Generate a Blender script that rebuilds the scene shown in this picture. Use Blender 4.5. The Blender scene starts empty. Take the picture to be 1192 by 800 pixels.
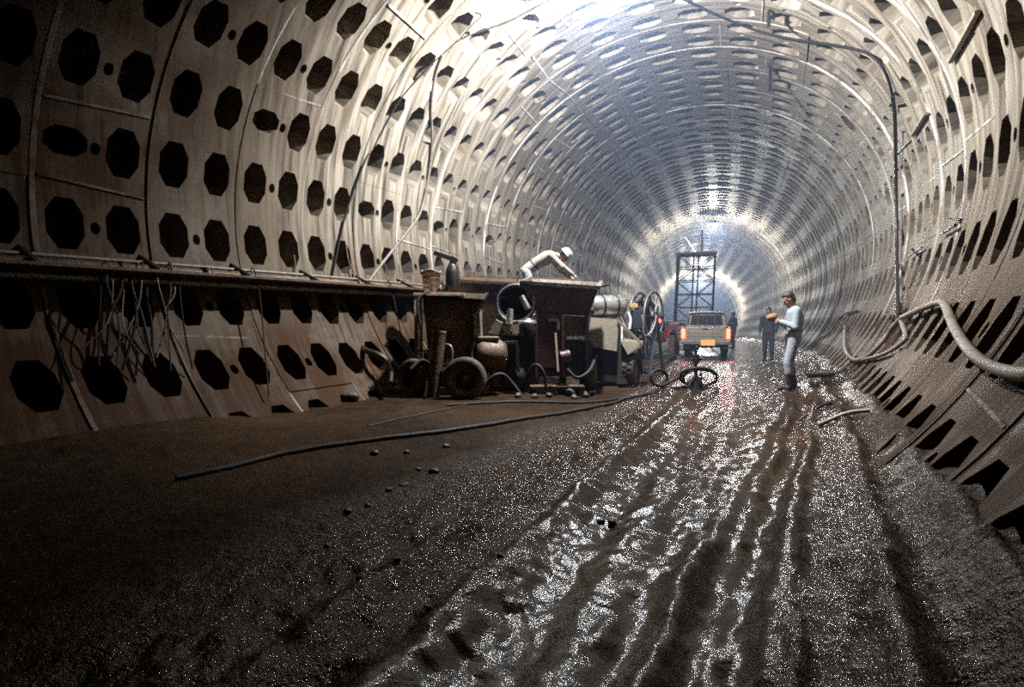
import bpy, bmesh, math, random
import numpy as np
from mathutils import Vector, Matrix
from mathutils.geometry import delaunay_2d_cdt
random.seed(7)
rng = np.random.default_rng(11)
PI = math.pi
SC = bpy.context.scene
COL = SC.collection

# ------------------------------------------------------------------ geometry of the tunnel
R = 4.5                                  # inner radius of the lining, metres
W, H, F = 1192.0, 800.0, 629.43          # frame and focal length in pixels
YAW, PIT, KH, KV, CA, CB, KH2 = 0.57452, 0.045613, -0.047707, -0.003094, -0.674918, 0.425715, 0.002126
COLP = 0.134313 * R                      # spacing of the pocket columns
S_END = 13.46                            # bends end here (radii)
CAMZ = 1.25
TILT = 26.0 / F
ct_, st_ = math.cos(math.atan(TILT)), math.sin(math.atan(TILT))
ROT = np.array([[1, 0, 0], [0, ct_, st_], [0, -st_, ct_]])   # fit frame -> world (camera looks down a little)
CAM = np.array([0, 0, CAMZ])

def _yp(s):
    q = np.minimum(s, S_END)
    return YAW + KH * q + KH2 * q * q, PIT + KV * q
_ts = np.arange(-3.0, 26.0, 0.01)
_ya, _pi = _yp(np.maximum(_ts, -1e9))
_T = np.stack([np.sin(_ya) * np.cos(_pi), np.cos(_ya) * np.cos(_pi), np.sin(_pi)], -1)
_C = np.cumsum(_T, 0) * 0.01
_i0 = int(round(3.0 / 0.01))
nh0 = np.array([math.cos(YAW), -math.sin(YAW), 0])
nv0 = np.array([-math.sin(YAW) * math.sin(PIT), -math.cos(YAW) * math.sin(PIT), math.cos(PIT)])
_C = _C - _C[_i0] + CA * nh0 + CB * nv0
_NH = np.stack([np.cos(_ya), -np.sin(_ya), 0 * _ya], -1)
_NV = np.stack([-np.sin(_ya) * np.sin(_pi), -np.cos(_ya) * np.sin(_pi), np.cos(_pi)], -1)
_C = (_C * R) @ ROT.T + CAM; _NH = _NH @ ROT.T; _NV = _NV @ ROT.T; _T = _T @ ROT.T
_ts = _ts * R                            # metres along the axis

def frame(s):
    s = np.asarray(s, float)
    f = lambda A: np.stack([np.interp(s, _ts, A[:, k]) for k in range(3)], -1)
    return f(_C), f(_NH), f(_NV), f(_T)

def tun(s, th, r=R):
    """point at arc length s, angle th (rad, 0 = right, pi/2 = crown), radius r"""
    C, nh, nv, t = frame(s)
    th = np.asarray(th, float)[..., None]; r = np.asarray(r, float)[..., None]
    return C + (np.cos(th) * nh + np.sin(th) * nv) * r

def tun_coords(P):
    P = np.atleast_2d(np.asarray(P, float)); s = np.full(len(P), 5.0)
    for _ in range(12):
        C, nh, nv, t = frame(s)
        s = np.clip(s + ((P - C) * t).sum(-1), _ts[0], _ts[-1])
    C, nh, nv, t = frame(s); d = P - C
    return s, (d * nh).sum(-1), (d * nv).sum(-1)

def ray(px, py):
    v = ROT @ np.array([(px - W / 2) / F, 1.0, -(py - H / 2) / F]); return v

def at_depth(px, py, Y):
    """world point seen at a pixel of the photograph, at distance Y along the view axis"""
    return Vector(CAM + ray(px, py) * Y)

def at_wall(px, py, inset=0.0):
    v = ray(px, py); lo, hi = 0.2, 95.0; r = R - inset
    d = np.concatenate([np.arange(0.3, 20, 0.02), np.arange(20, 95, 0.1)])
    s, u, q = tun_coords(CAM + d[:, None] * v)
    k = np.argmax(np.hypot(u, q) > r)
    return Vector(CAM + d[k] * v)

# ------------------------------------------------------------------ noise
def vnoise(x, y, seed=0):
    xi = np.floor(x).astype(np.int64); yi = np.floor(y).astype(np.int64); fx = x - xi; fy = y - yi
    fx = fx * fx * (3 - 2 * fx); fy = fy * fy * (3 - 2 * fy)
    def h(a, b):
        n = (a * 374761393 + b * 668265263 + seed * 974634547) & 0xFFFFFFFF
        n = ((n ^ (n >> 13)) * 1274126177) & 0xFFFFFFFF
        return ((n ^ (n >> 16)) & 0xFFFF) / 65535.0
    return (h(xi, yi) * (1 - fx) + h(xi + 1, yi) * fx) * (1 - fy) + (h(xi, yi + 1) * (1 - fx) + h(xi + 1, yi + 1) * fx) * fy - 0.5

# ------------------------------------------------------------------ floor height
FV = -0.4257 * R - CAMZ * ct_            # height of the mud in the tunnel frame, under the camera
def floor_base(s, u):
    """height in the tunnel frame without fine relief"""
    return FV - 0.0226 * (u - 0.675 * R) * np.clip(1 - s / 40, 0, 1)

def _floor_point(px, py):
    v = ray(px, py); d = np.concatenate([np.arange(1, 30, 0.01), np.arange(30, 90, 0.1)])
    s, u, q = tun_coords(CAM + d[:, None] * v)
    k = np.argmax(q < floor_base(s, u))
    return CAM + d[k] * v, s[k], u[k]
def at_floor(px, py, up=0.0):
    P, s, u = _floor_point(px, py); return ground(P[0], P[1], up)

RUTS_PX = [  # wheel tracks as they run through the photograph: pixels, half width, depth
    ([(360, 795), (480, 690), (600, 606), (700, 528), (770, 470), (806, 442)], .16, .05),
    ([(560, 795), (640, 695), (720, 590), (790, 505), (822, 450), (838, 425)], .20, .06),
    ([(690, 795), (745, 690), (800, 560), (830, 490), (842, 440)], .14, .03),
    ([(815, 795), (850, 690), (885, 600), (915, 510), (928, 478)], .13, .06),
    ([(870, 795), (893, 640), (915, 550), (935, 480)], .10, .05),
    ([(1110, 795), (1075, 690), (1040, 590), (1010, 520), (985, 480)], .12, .07),
]
RUTS = []
for pts, w, dp in RUTS_PX:
    q = [_floor_point(*p) for p in pts]
    s = np.array([a[1] for a in q]); u = np.array([a[2] for a in q]); o = np.argsort(s)
    RUTS.append((s[o], u[o], w, dp))

_lane = [_floor_point(*q) for q in ((690, 795), (742, 690), (798, 560), (822, 480), (838, 425), (842, 412))]
LANE = (np.array([a[1] for a in _lane]), np.array([a[2] for a in _lane]))
def lane(s, u):
    """1 in the flooded wheel track that runs down the middle of the photograph"""
    c = np.interp(s, *LANE) + .25 * vnoise(s / 1.7, s * 0, 21); w = .42 + .035 * np.minimum(s, 25) + .35 * vnoise(s / 1.1, u / .8, 22)
    return np.clip(1.6 - np.abs(u - c) / np.maximum(w, .15), 0, 1)
def floor_h(s, u):
    """relief of the mud over floor_base"""
    h = np.zeros_like(s)
    churn = np.clip((u / R + 0.12) / 0.35, 0.12, 1)                # the right side is churned up, the left is flatter
    far = np.clip(1.4 - s / 30, .25, 1)
    h += 0.10 * vnoise(s / 2.3, u / 1.1, 1) + 0.07 * vnoise(s / .8, u / .45, 2) * churn
    for rs, ru, w, dp in RUTS:
        c = np.interp(s, rs, ru) + 0.05 * vnoise(s / .6, s * 0, 9)
        d = np.abs(u - c) / w
        fade = np.clip((rs[-1] + 4 - s) / 4, 0, 1) * (.6 + .8 * (vnoise(s / .9, u * 0 + w * 30, 4) + .5))
        h += fade * dp * (np.exp(-((d - 1.35) / .45) ** 2) * .9 - np.exp(-(d / .75) ** 2))
    h += far * churn * (0.03 * vnoise(s / .26, u / .2, 3) + 0.034 * vnoise(s / .11, u / .085, 5) + 0.03 * vnoise(s / .055, u / .045, 6))
    h -= 0.22 * np.clip((s - 3.5) / 3, 0, 1) * np.clip((-u - 2.6) / 1.6, 0, 1)
    h *= 1 - .72 * lane(s, u) * np.clip((s - 2) / 6, .4, 1)
    # mud banked against the lining on both sides
    e = np.sqrt(np.maximum(R * R - FV * FV, 0))
    b = np.clip((u - (e - .95)) / .95, 0, 2)
    h += 0.17 * b * b * (1 + .35 * vnoise(s / .9, u / .6, 7))
    b = np.clip((-u - (e - .8)) / .8, 0, 2)
    h += 0.04 * b * b * (1 + 1.0 * vnoise(s / .7, u / .5, 8))
    return h

def ground(x, y, up=0.0):
    z = 0.0
    for _ in range(6):
        s, u, q = tun_coords([[x, y, z]])
        t = floor_base(s, u) + floor_h(s, u)
        z += float((t - q)[0])
    return Vector((x, y, z + up))

# ------------------------------------------------------------------ materials
def nt(name):
    m = bpy.data.materials.new(name); m.use_nodes = True; t = m.node_tree
    return m, t, t.nodes['Principled BSDF']
def node(t, typ, **kw):
    n = t.nodes.new(typ)
    for k, v in kw.items():
        if k.startswith('i_'): n.inputs[k[2:].replace('_', ' ')].default_value = v
        else: setattr(n, k, v)
    return n
def ramp(t, fac, stops):
    n = t.nodes.new('ShaderNodeValToRGB'); e = n.color_ramp.elements
    while len(e) < len(stops): e.new(.5)
    for k, (p, c) in enumerate(stops):
        e[k].position = p; e[k].color = (c if hasattr(c, '__len__') else (c, c, c)) + (1,) if not hasattr(c, '__len__') or len(c) == 3 else c
    t.links.new(fac, n.inputs[0]); return n.outputs[0]
def ramp1(t, fac, a, b, lo=0.0, hi=1.0):
    n = t.nodes.new('ShaderNodeMapRange'); n.inputs[1].default_value = a; n.inputs[2].default_value = b
    n.inputs[3].default_value = lo; n.inputs[4].default_value = hi
    t.links.new(fac, n.inputs[0]); return n.outputs[0]
def mixc(t, fac, a, b):
    n = t.nodes.new('ShaderNodeMix'); n.data_type = 'RGBA'
    for k, v in ((0, fac), (6, a), (7, b)):
        if hasattr(v, 'is_linked'): t.links.new(v, n.inputs[k])
        elif k == 0: n.inputs[0].default_value = v
        else: n.inputs[k].default_value = tuple(v) + (1,)
    return n.outputs[2]
def math_(t, op, a, b=None):
    n = t.nodes.new('ShaderNodeMath'); n.operation = op
    for k, v in ((0, a), (1, b)):
        if v is None: continue
        if hasattr(v, 'is_linked'): t.links.new(v, n.inputs[k])
        else: n.inputs[k].default_value = v
    return n.outputs[0]
def noise(t, vec, scale, detail=4, rough=.55):
    n = node(t, 'ShaderNodeTexNoise', i_Scale=scale, i_Detail=detail, i_Roughness=rough)
    t.links.new(vec, n.inputs['Vector']); return n.outputs['Fac']

def mat(name, c, rough=.6, metal=0.0, dirt=None, dirt_amt=.5, scale=6, bump=.2, emit=None, es=0, var=.25, spec=.5):
    """painted / rusty / muddy surface: two tones of noise, patches of dirt, uneven gloss"""
    m, t, b = nt(name)
    tc = node(t, 'ShaderNodeTexCoord').outputs['Object']
    n1 = noise(t, tc, scale, 5); n2 = noise(t, tc, scale * 4.3, 3); n3 = noise(t, tc, scale * .45, 6, .7)
    c = Vector(c)
    col = mixc(t, n1, c * (1 - var), c * (1 + var))
    if dirt is not None:
        k = ramp1(t, n3, .62 - .35 * dirt_amt, .78 - .35 * dirt_amt)
        col = mixc(t, k, col, dirt)
    t.links.new(col, b.inputs['Base Color'])
    t.links.new(ramp1(t, n2, .25, .75, max(.05, rough - .15), min(1, rough + .15)), b.inputs['Roughness'])
    b.inputs['Metallic'].default_value = metal
    b.inputs['Specular IOR Level'].default_value = spec
    if bump:
        bn = node(t, 'ShaderNodeBump', i_Strength=bump, i_Distance=.02); t.links.new(n2, bn.inputs['Height'])
        t.links.new(bn.outputs[0], b.inputs['Normal'])
    if emit: b.inputs['Emission Color'].default_value = tuple(emit) + (1,); b.inputs['Emission Strength'].default_value = es
    return m

def concrete_mat():
    m, t, b = nt('wet_concrete_lining')
    uv = node(t, 'ShaderNodeUVMap', uv_map='lining').outputs[0]
    def sc(x, y):
        n = node(t, 'ShaderNodeMapping'); n.inputs['Scale'].default_value = (x, y, 1); t.links.new(uv, n.inputs[0]); return n.outputs[0]
    fine = noise(t, sc(9, .55), 1.0, 5, .6)            # run-off streaks down the rings
    broad = noise(t, sc(1.1, .35), 1.0, 4, .6)
    spot = noise(t, sc(14, 14), 1.0, 4)
    patch = noise(t, sc(.42, .5), 1.0, 5, .65)
    col = mixc(t, ramp1(t, fine, .36, .64), (.05, .041, .032), (.33, .285, .23))
    col = mixc(t, ramp1(t, broad, .4, .75, 0, .6), col, (.18, .14, .10))
    # rust and silt running down the lining, heaviest low down; near-left excess also paints in lamp falloff
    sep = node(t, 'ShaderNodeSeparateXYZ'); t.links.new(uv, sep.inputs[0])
    a = node(t, 'ShaderNodeAttribute', attribute_name='silt_falloff').outputs['Fac']
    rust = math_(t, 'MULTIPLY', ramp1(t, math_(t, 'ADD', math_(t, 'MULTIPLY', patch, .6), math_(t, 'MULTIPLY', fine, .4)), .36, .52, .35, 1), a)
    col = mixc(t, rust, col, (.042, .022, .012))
    grime = math_(t, 'MULTIPLY', ramp1(t, noise(t, sc(3.2, .22), 1.0, 6, .68), .53, .66), ramp1(t, noise(t, sc(.5, .7), 1.0, 3), .40, .58))
    col = mixc(t, math_(t, 'MULTIPLY', grime, .8), col, (.055, .04, .03))
    # lime leached along the joints
    cr = node(t, 'ShaderNodeAttribute', attribute_name='crust').outputs['Fac']
    lime = math_(t, 'MULTIPLY', cr, ramp1(t, noise(t, sc(3, 1.3), 1.0, 5, .7), .42, .55))
    lime = math_(t, 'MULTIPLY', lime, math_(t, 'SUBTRACT', 1.0, math_(t, 'MULTIPLY', a, .75)))
    col = mixc(t, lime, col, (.70, .70, .68))
    t.links.new(col, b.inputs['Base Color'])
    rg = ramp1(t, math_(t, 'ADD', math_(t, 'MULTIPLY', fine, .6), math_(t, 'MULTIPLY', broad, .4)), .3, .7, .34, .85)
    t.links.new(rg, b.inputs['Roughness']); t.links.new(ramp1(t, lime, 0, 1, .03, .55), b.inputs['Specular IOR Level'])
    bn = node(t, 'ShaderNodeBump', i_Strength=.45, i_Distance=.02)
    t.links.new(math_(t, 'ADD', math_(t, 'MULTIPLY', fine, .8), math_(t, 'MULTIPLY', spot, .35)), bn.inputs['Height'])
    t.links.new(bn.outputs[0], b.inputs['Normal'])
    return m

def mud_mat():
    m, t, b = nt('wet_mud')
    tc = node(t, 'ShaderNodeNewGeometry').outputs['Position']
    big = noise(t, tc, .55, 5, .6); mid = noise(t, tc, 5, 5, .65); fine = noise(t, tc, 26, 4, .7); grain = noise(t, tc, 90, 2)
    wet = node(t, 'ShaderNodeAttribute', attribute_name='wet').outputs['Fac']
    col = mixc(t, ramp1(t, mid, .3, .7), (.013, .0076, .0045), (.040, .023, .013))
    col = mixc(t, ramp1(t, big, .45, .7, 0, .8), col, (.068, .037, .018))
    t.links.new(col, b.inputs['Base Color'])
    w = math_(t, 'ADD', wet, math_(t, 'MULTIPLY', math_(t, 'SUBTRACT', big, .5), .6))
    t.links.new(ramp(t, math_(t, 'MULTIPLY', w, .6667), [(.03, .6), (.42, .15), (.52, .13), (.72, .19)]), b.inputs['Roughness'])
    t.links.new(ramp1(t, w, .1, .8, .06, .6), b.inputs['Specular IOR Level'])
    hgt = math_(t, 'ADD', math_(t, 'MULTIPLY', mid, .9), math_(t, 'ADD', math_(t, 'MULTIPLY', fine, .55), math_(t, 'MULTIPLY', grain, .12)))
    bn = node(t, 'ShaderNodeBump', i_Strength=.9, i_Distance=.06)
    t.links.new(ramp1(t, wet, .4, 1.1, 1.0, .2), bn.inputs['Strength']); t.links.new(hgt, bn.inputs['Height']); t.links.new(bn.outputs[0], b.inputs['Normal'])
    return m

M_CON = concrete_mat(); M_MUD = mud_mat()

# ------------------------------------------------------------------ mesh helpers
def link_mesh(name, verts, faces, m, parent=None, smooth=False):
    me = bpy.data.meshes.new(name); me.from_pydata([tuple(v) for v in verts], [], faces); me.update()
    o = bpy.data.objects.new(name, me); COL.objects.link(o)
    if m is not None: me.materials.append(m)
    if parent is not None: o.parent = parent
    if smooth: me.polygons.foreach_set('use_smooth', [True] * len(me.polygons))
    return o
def structure(o): o['kind'] = 'structure'; return o

# ------------------------------------------------------------------ the lining
OFF = (0.95264033, 0.08852016, 0.74907138, -0.57709562, 0.07887712)
def skew(th):
    return OFF[0] + OFF[1] * np.cos(th) + OFF[2] * np.sin(th) + OFF[3] * np.cos(2 * th) + OFF[4] * np.sin(2 * th)
TH0 = math.radians(140.6); DTH = math.radians(12)
def s_of(i, th): return COLP * (i + skew(th))

def octagon(cu, cv, hw, hh):
    tw, sh = hw * .48, hh * .42
    return [(cu - tw, cv - hh), (cu + tw, cv - hh), (cu + hw, cv - sh), (cu + hw, cv + sh), (cu + tw, cv + hh), (cu - tw, cv + hh), (cu - hw, cv + sh), (cu - hw, cv - sh)]

def template(kind):
    """flat panel of one ring and one row: two pockets and the small grout hole between them, u -1..1, v -.5..5"""
    holes = []
    if kind == 'key': holes.append((octagon(-.5, 0.0, .36, .17), .36))
    else: holes.append((octagon(-.5, 0.0, .31, .315), .42))
    holes.append((octagon(.5, 0.0, .31, .315), .42))
    if kind != 'plain': holes.append((octagon(0.0, .02, .085, .075), .18))
    P, E = [], []
    border = [(-1 + k * .25, -.5) for k in range(8)] + [(1, -.5 + k * .25) for k in range(4)] + [(1 - k * .25, .5) for k in range(8)] + [(-1, .5 - k * .25) for k in range(4)]
    P += border; E += [(k, (k + 1) % len(border)) for k in range(len(border))]
    for h, d in holes:
        n = len(P); P += h; E += [(n + k, n + (k + 1) % 8) for k in range(8)]
    for u in (-.93, -.07, .07, .93):
        for v in (-.3, 0.3): P.append((u, v))
    r = delaunay_2d_cdt([Vector(p) for p in P], E, [], 0, 1e-6)
    V = [tuple(v) for v in r[0]]
    def inside(c, h):
        return all((h[(k + 1) % 8][0] - h[k][0]) * (c[1] - h[k][1]) - (h[(k + 1) % 8][1] - h[k][1]) * (c[0] - h[k][0]) > -1e-9 for k in range(8))
    T = []
    for f in r[2]:
        c = (sum(V[i][0] for i in f) / len(f), sum(V[i][1] for i in f) / len(f))
        if not any(inside(c, h) for h, d in holes):
            f = list(f); a, b_, c_ = (V[f[0]], V[f[1]], V[f[2]])
            if (b_[0] - a[0]) * (c_[1] - a[1]) - (b_[1] - a[1]) * (c_[0] - a[0]) > 0: f.reverse()
            T.append(f)
    return V, T, holes
TPL = {k: template(k) for k in ('key', 'full', 'plain')}

KEYROW = [-3, 1, -3, 0, -2, 1, -3, 2]     # the row of each ring's key segment (rows counted from the skewback, down the left wall is negative)
def build_lining(name, rows, m0, m1):
    verts, faces, normals, uvs, crust, silt_falloff = [], [], [], [], [], []
    nv = 0
    def add(S, TH, RR, F, smooth, cr=0.0):
        nonlocal nv
        P = tun(S, TH, RR); C, nh, nvv, t = frame(S)
        N = -(np.cos(TH)[:, None] * nh + np.sin(TH)[:, None] * nvv)
        verts.append(P); normals.append(N if smooth else np.zeros_like(N))
        uvs.append(np.stack([S, TH * R], -1)); crust.append(np.full(len(S), cr))
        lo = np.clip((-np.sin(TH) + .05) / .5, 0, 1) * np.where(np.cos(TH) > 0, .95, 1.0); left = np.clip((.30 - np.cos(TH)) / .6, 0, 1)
        near = np.clip((7.2 - S) / 5.5, 0, 1) * left + np.clip((4 - S) / 3.5, 0, 1) * .4  # near-end term: real stain, plus the lamp's falloff put into the colour
        silt_falloff.append(np.clip(np.maximum(lo, near * 1.6), 0, 1))
        faces.extend([tuple(nv + k for k in f) for f in F]); nv += len(S)
    for m in range(m0, m1):
        key = KEYROW[m % len(KEYROW)]; r0 = random.gauss(0, .006)
        segd = [random.gauss(0, .007) for _ in range(8)]
        for row in rows:
            thc = TH0 - DTH * row
            seg = ((-row + key + 30) % 30)
            kind = 'key' if seg == 0 else ('full' if (row + m) % 3 else 'plain')
            kind = 'key' if (seg == 0) else ('full' if seg % 5 in (0, 1, 4) else 'plain')
            dr = r0 + segd[seg // 5]
            V, T, holes = TPL[kind]
            u = np.array([v[0] for v in V]); w = np.array([v[1] for v in V])
            th = thc + w * DTH
            i = 2 * m + .5 + u
            add(s_of(i, th), th, np.full(len(u), R + dr), T, True)
            far = m > 30
            for h, dep in holes:
                u = np.array([p[0] for p in h]); w = np.array([p[1] for p in h])
                cu, cw = u.mean(), w.mean()
                th1 = thc + w * DTH; th2 = thc + (cw + (w - cw) * .76 - .02) * DTH
                s1 = s_of(2 * m + .5 + u, th1); s2 = s_of(2 * m + .5 + cu + (u - cu) * .76, th2)
                rr = np.concatenate([np.full(8, R + dr), np.full(8, R + dr + dep)])
                Fq = [(k, (k + 1) % 8, 8 + (k + 1) % 8, 8 + k) for k in range(8)] + [tuple(range(8, 16))]
                add(np.concatenate([s1, s2]), np.concatenate([th1, th2]), rr, Fq, False)
            # ridge of caulked joint between rings, and along the segment joints
            n = 5; th = thc + np.linspace(-.5, .5, n) * DTH
            if m < 60:
                sj = s_of(2 * m - .5, th); wd = .022 + .012 * ((m * 7) % 3); hh = .014
                S = np.concatenate([sj - wd, sj - wd * .5, sj + wd * .5, sj + wd]); THs = np.tile(th, 4)
                RR = np.concatenate([np.full(n, R + .03), np.full(n, R - hh), np.full(n, R - hh), np.full(n, R + .03)])
                Fq = [(a * n + k, a * n + k + 1, (a + 1) * n + k + 1, (a + 1) * n + k) for a in range(3) for k in range(n - 1)]
                cr = (.15, .95, .4, .2, .8, .3)[m % 6]
                add(S, THs, RR, Fq, False, cr)
            if seg % 5 == 0 and m < 40:
                for sgn in ((.5, -.5) if seg == 0 else (.5,)):
                    i = np.linspace(2 * m - .42, 2 * m + 1.42, 6); n = 6
                    tj = thc + sgn * DTH + .02 * (i - i.mean()) * sgn
                    sj = s_of(i, tj); da = .03 / R
                    S = np.tile(sj, 4); THs = np.concatenate([tj - da, tj - da * .4, tj + da * .4, tj + da])
                    RR = np.concatenate([np.full(n, R + .03), np.full(n, R - .012), np.full(n, R - .012), np.full(n, R + .03)])
                    Fq = [(a * n + k, (a + 1) * n + k, (a + 1) * n + k + 1, a * n + k + 1) for a in range(3) for k in range(n - 1)]
                    add(S, THs, RR, Fq, False, .45)
    Vv = np.concatenate(verts); N = np.concatenate(normals); UV = np.concatenate(uvs); CR = np.concatenate(crust); SI = np.concatenate(silt_falloff)
    o = link_mesh(name, Vv, faces, M_CON); me = o.data
    li = np.empty(len(me.loops), np.int32); me.loops.foreach_get('vertex_index', li)
    uvl = me.uv_layers.new(name='lining'); uvl.data.foreach_set('uv', UV[li].astype(np.float32).ravel())
    for nm, arr in (('crust', CR), ('silt_falloff', SI)):
        at = me.attributes.new(nm, 'FLOAT', 'POINT'); at.data.foreach_set('value', arr.astype(np.float32))
    me.polygons.foreach_set('use_smooth', [True] * len(me.polygons))
    pn = np.empty(len(me.polygons) * 3, np.float32); me.polygons.foreach_get('normal', pn); pn = pn.reshape(-1, 3)
    lt = np.empty(len(me.polygons), np.int32); me.polygons.foreach_get('loop_total', lt)
    LN = np.repeat(pn, lt, 0); Nv = N[li]; sm = np.abs(Nv).sum(-1) > .1
    LN[sm] = Nv[sm]
    me.normals_split_custom_set(LN.tolist())
    return structure(o)

RING0, RING1 = -4, 75
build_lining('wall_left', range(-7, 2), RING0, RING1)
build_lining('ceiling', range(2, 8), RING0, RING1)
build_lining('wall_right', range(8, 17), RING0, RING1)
def far_wall():
    th = np.linspace(0, 2 * PI, 48, endpoint=False)
    P = tun(np.full(48, COLP * 2 * RING1 - .5), th, np.full(48, R + .5))
    o = link_mesh('wall_far', P, [tuple(range(48))], mat('dark_far_face', (.05, .045, .04), .8))
    structure(o)
far_wall()

def build_floor():
    s = [-6.0]
    while s[-1] < 0.2: s.append(s[-1] + .15)
    while s[-1] < 92: s.append(s[-1] + max(.02, .0062 * s[-1]))
    s = np.array(s); u = np.arange(-.78 * R, .80 * R, .021)
    S, U = np.meshgrid(s, u, indexing='ij'); S = S.ravel(); U = U.ravel()
    Q = floor_base(S, U) + floor_h(S, U)
    C, nh, nv, t = frame(S)
    P = C + U[:, None] * nh + Q[:, None] * nv
    ns, nu = len(s), len(u)
    a = (np.arange(ns - 1)[:, None] * nu + np.arange(nu - 1)).ravel()
    Fq = np.stack([a, a + 1, a + nu + 1, a + nu], -1)[:, ::-1]
    me = bpy.data.meshes.new('floor')
    me.vertices.add(len(P)); me.vertices.foreach_set('co', P.ravel())
    me.loops.add(Fq.size); me.loops.foreach_set('vertex_index', Fq.ravel().astype(np.int32))
    me.polygons.add(len(Fq)); me.polygons.foreach_set('loop_start', np.arange(0, Fq.size, 4, dtype=np.int32)); me.polygons.foreach_set('loop_total', np.full(len(Fq), 4, np.int32))
    me.update(); me.validate()
    me.polygons.foreach_set('use_smooth', [True] * len(me.polygons))
    wet = .74 * np.clip((U / R + .05) / .25, 0, 1) * np.clip((.80 - U / R) / .1, .3, 1) + .75 * lane(S, U)
    at = me.attributes.new('wet', 'FLOAT', 'POINT'); at.data.foreach_set('value', wet.astype(np.float32))
    me.materials.append(M_MUD)
    o = bpy.data.objects.new('floor', me); COL.objects.link(o); structure(o)
    if (me.polygons[0].normal.z < 0): me.flip_normals()
build_floor()
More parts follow.
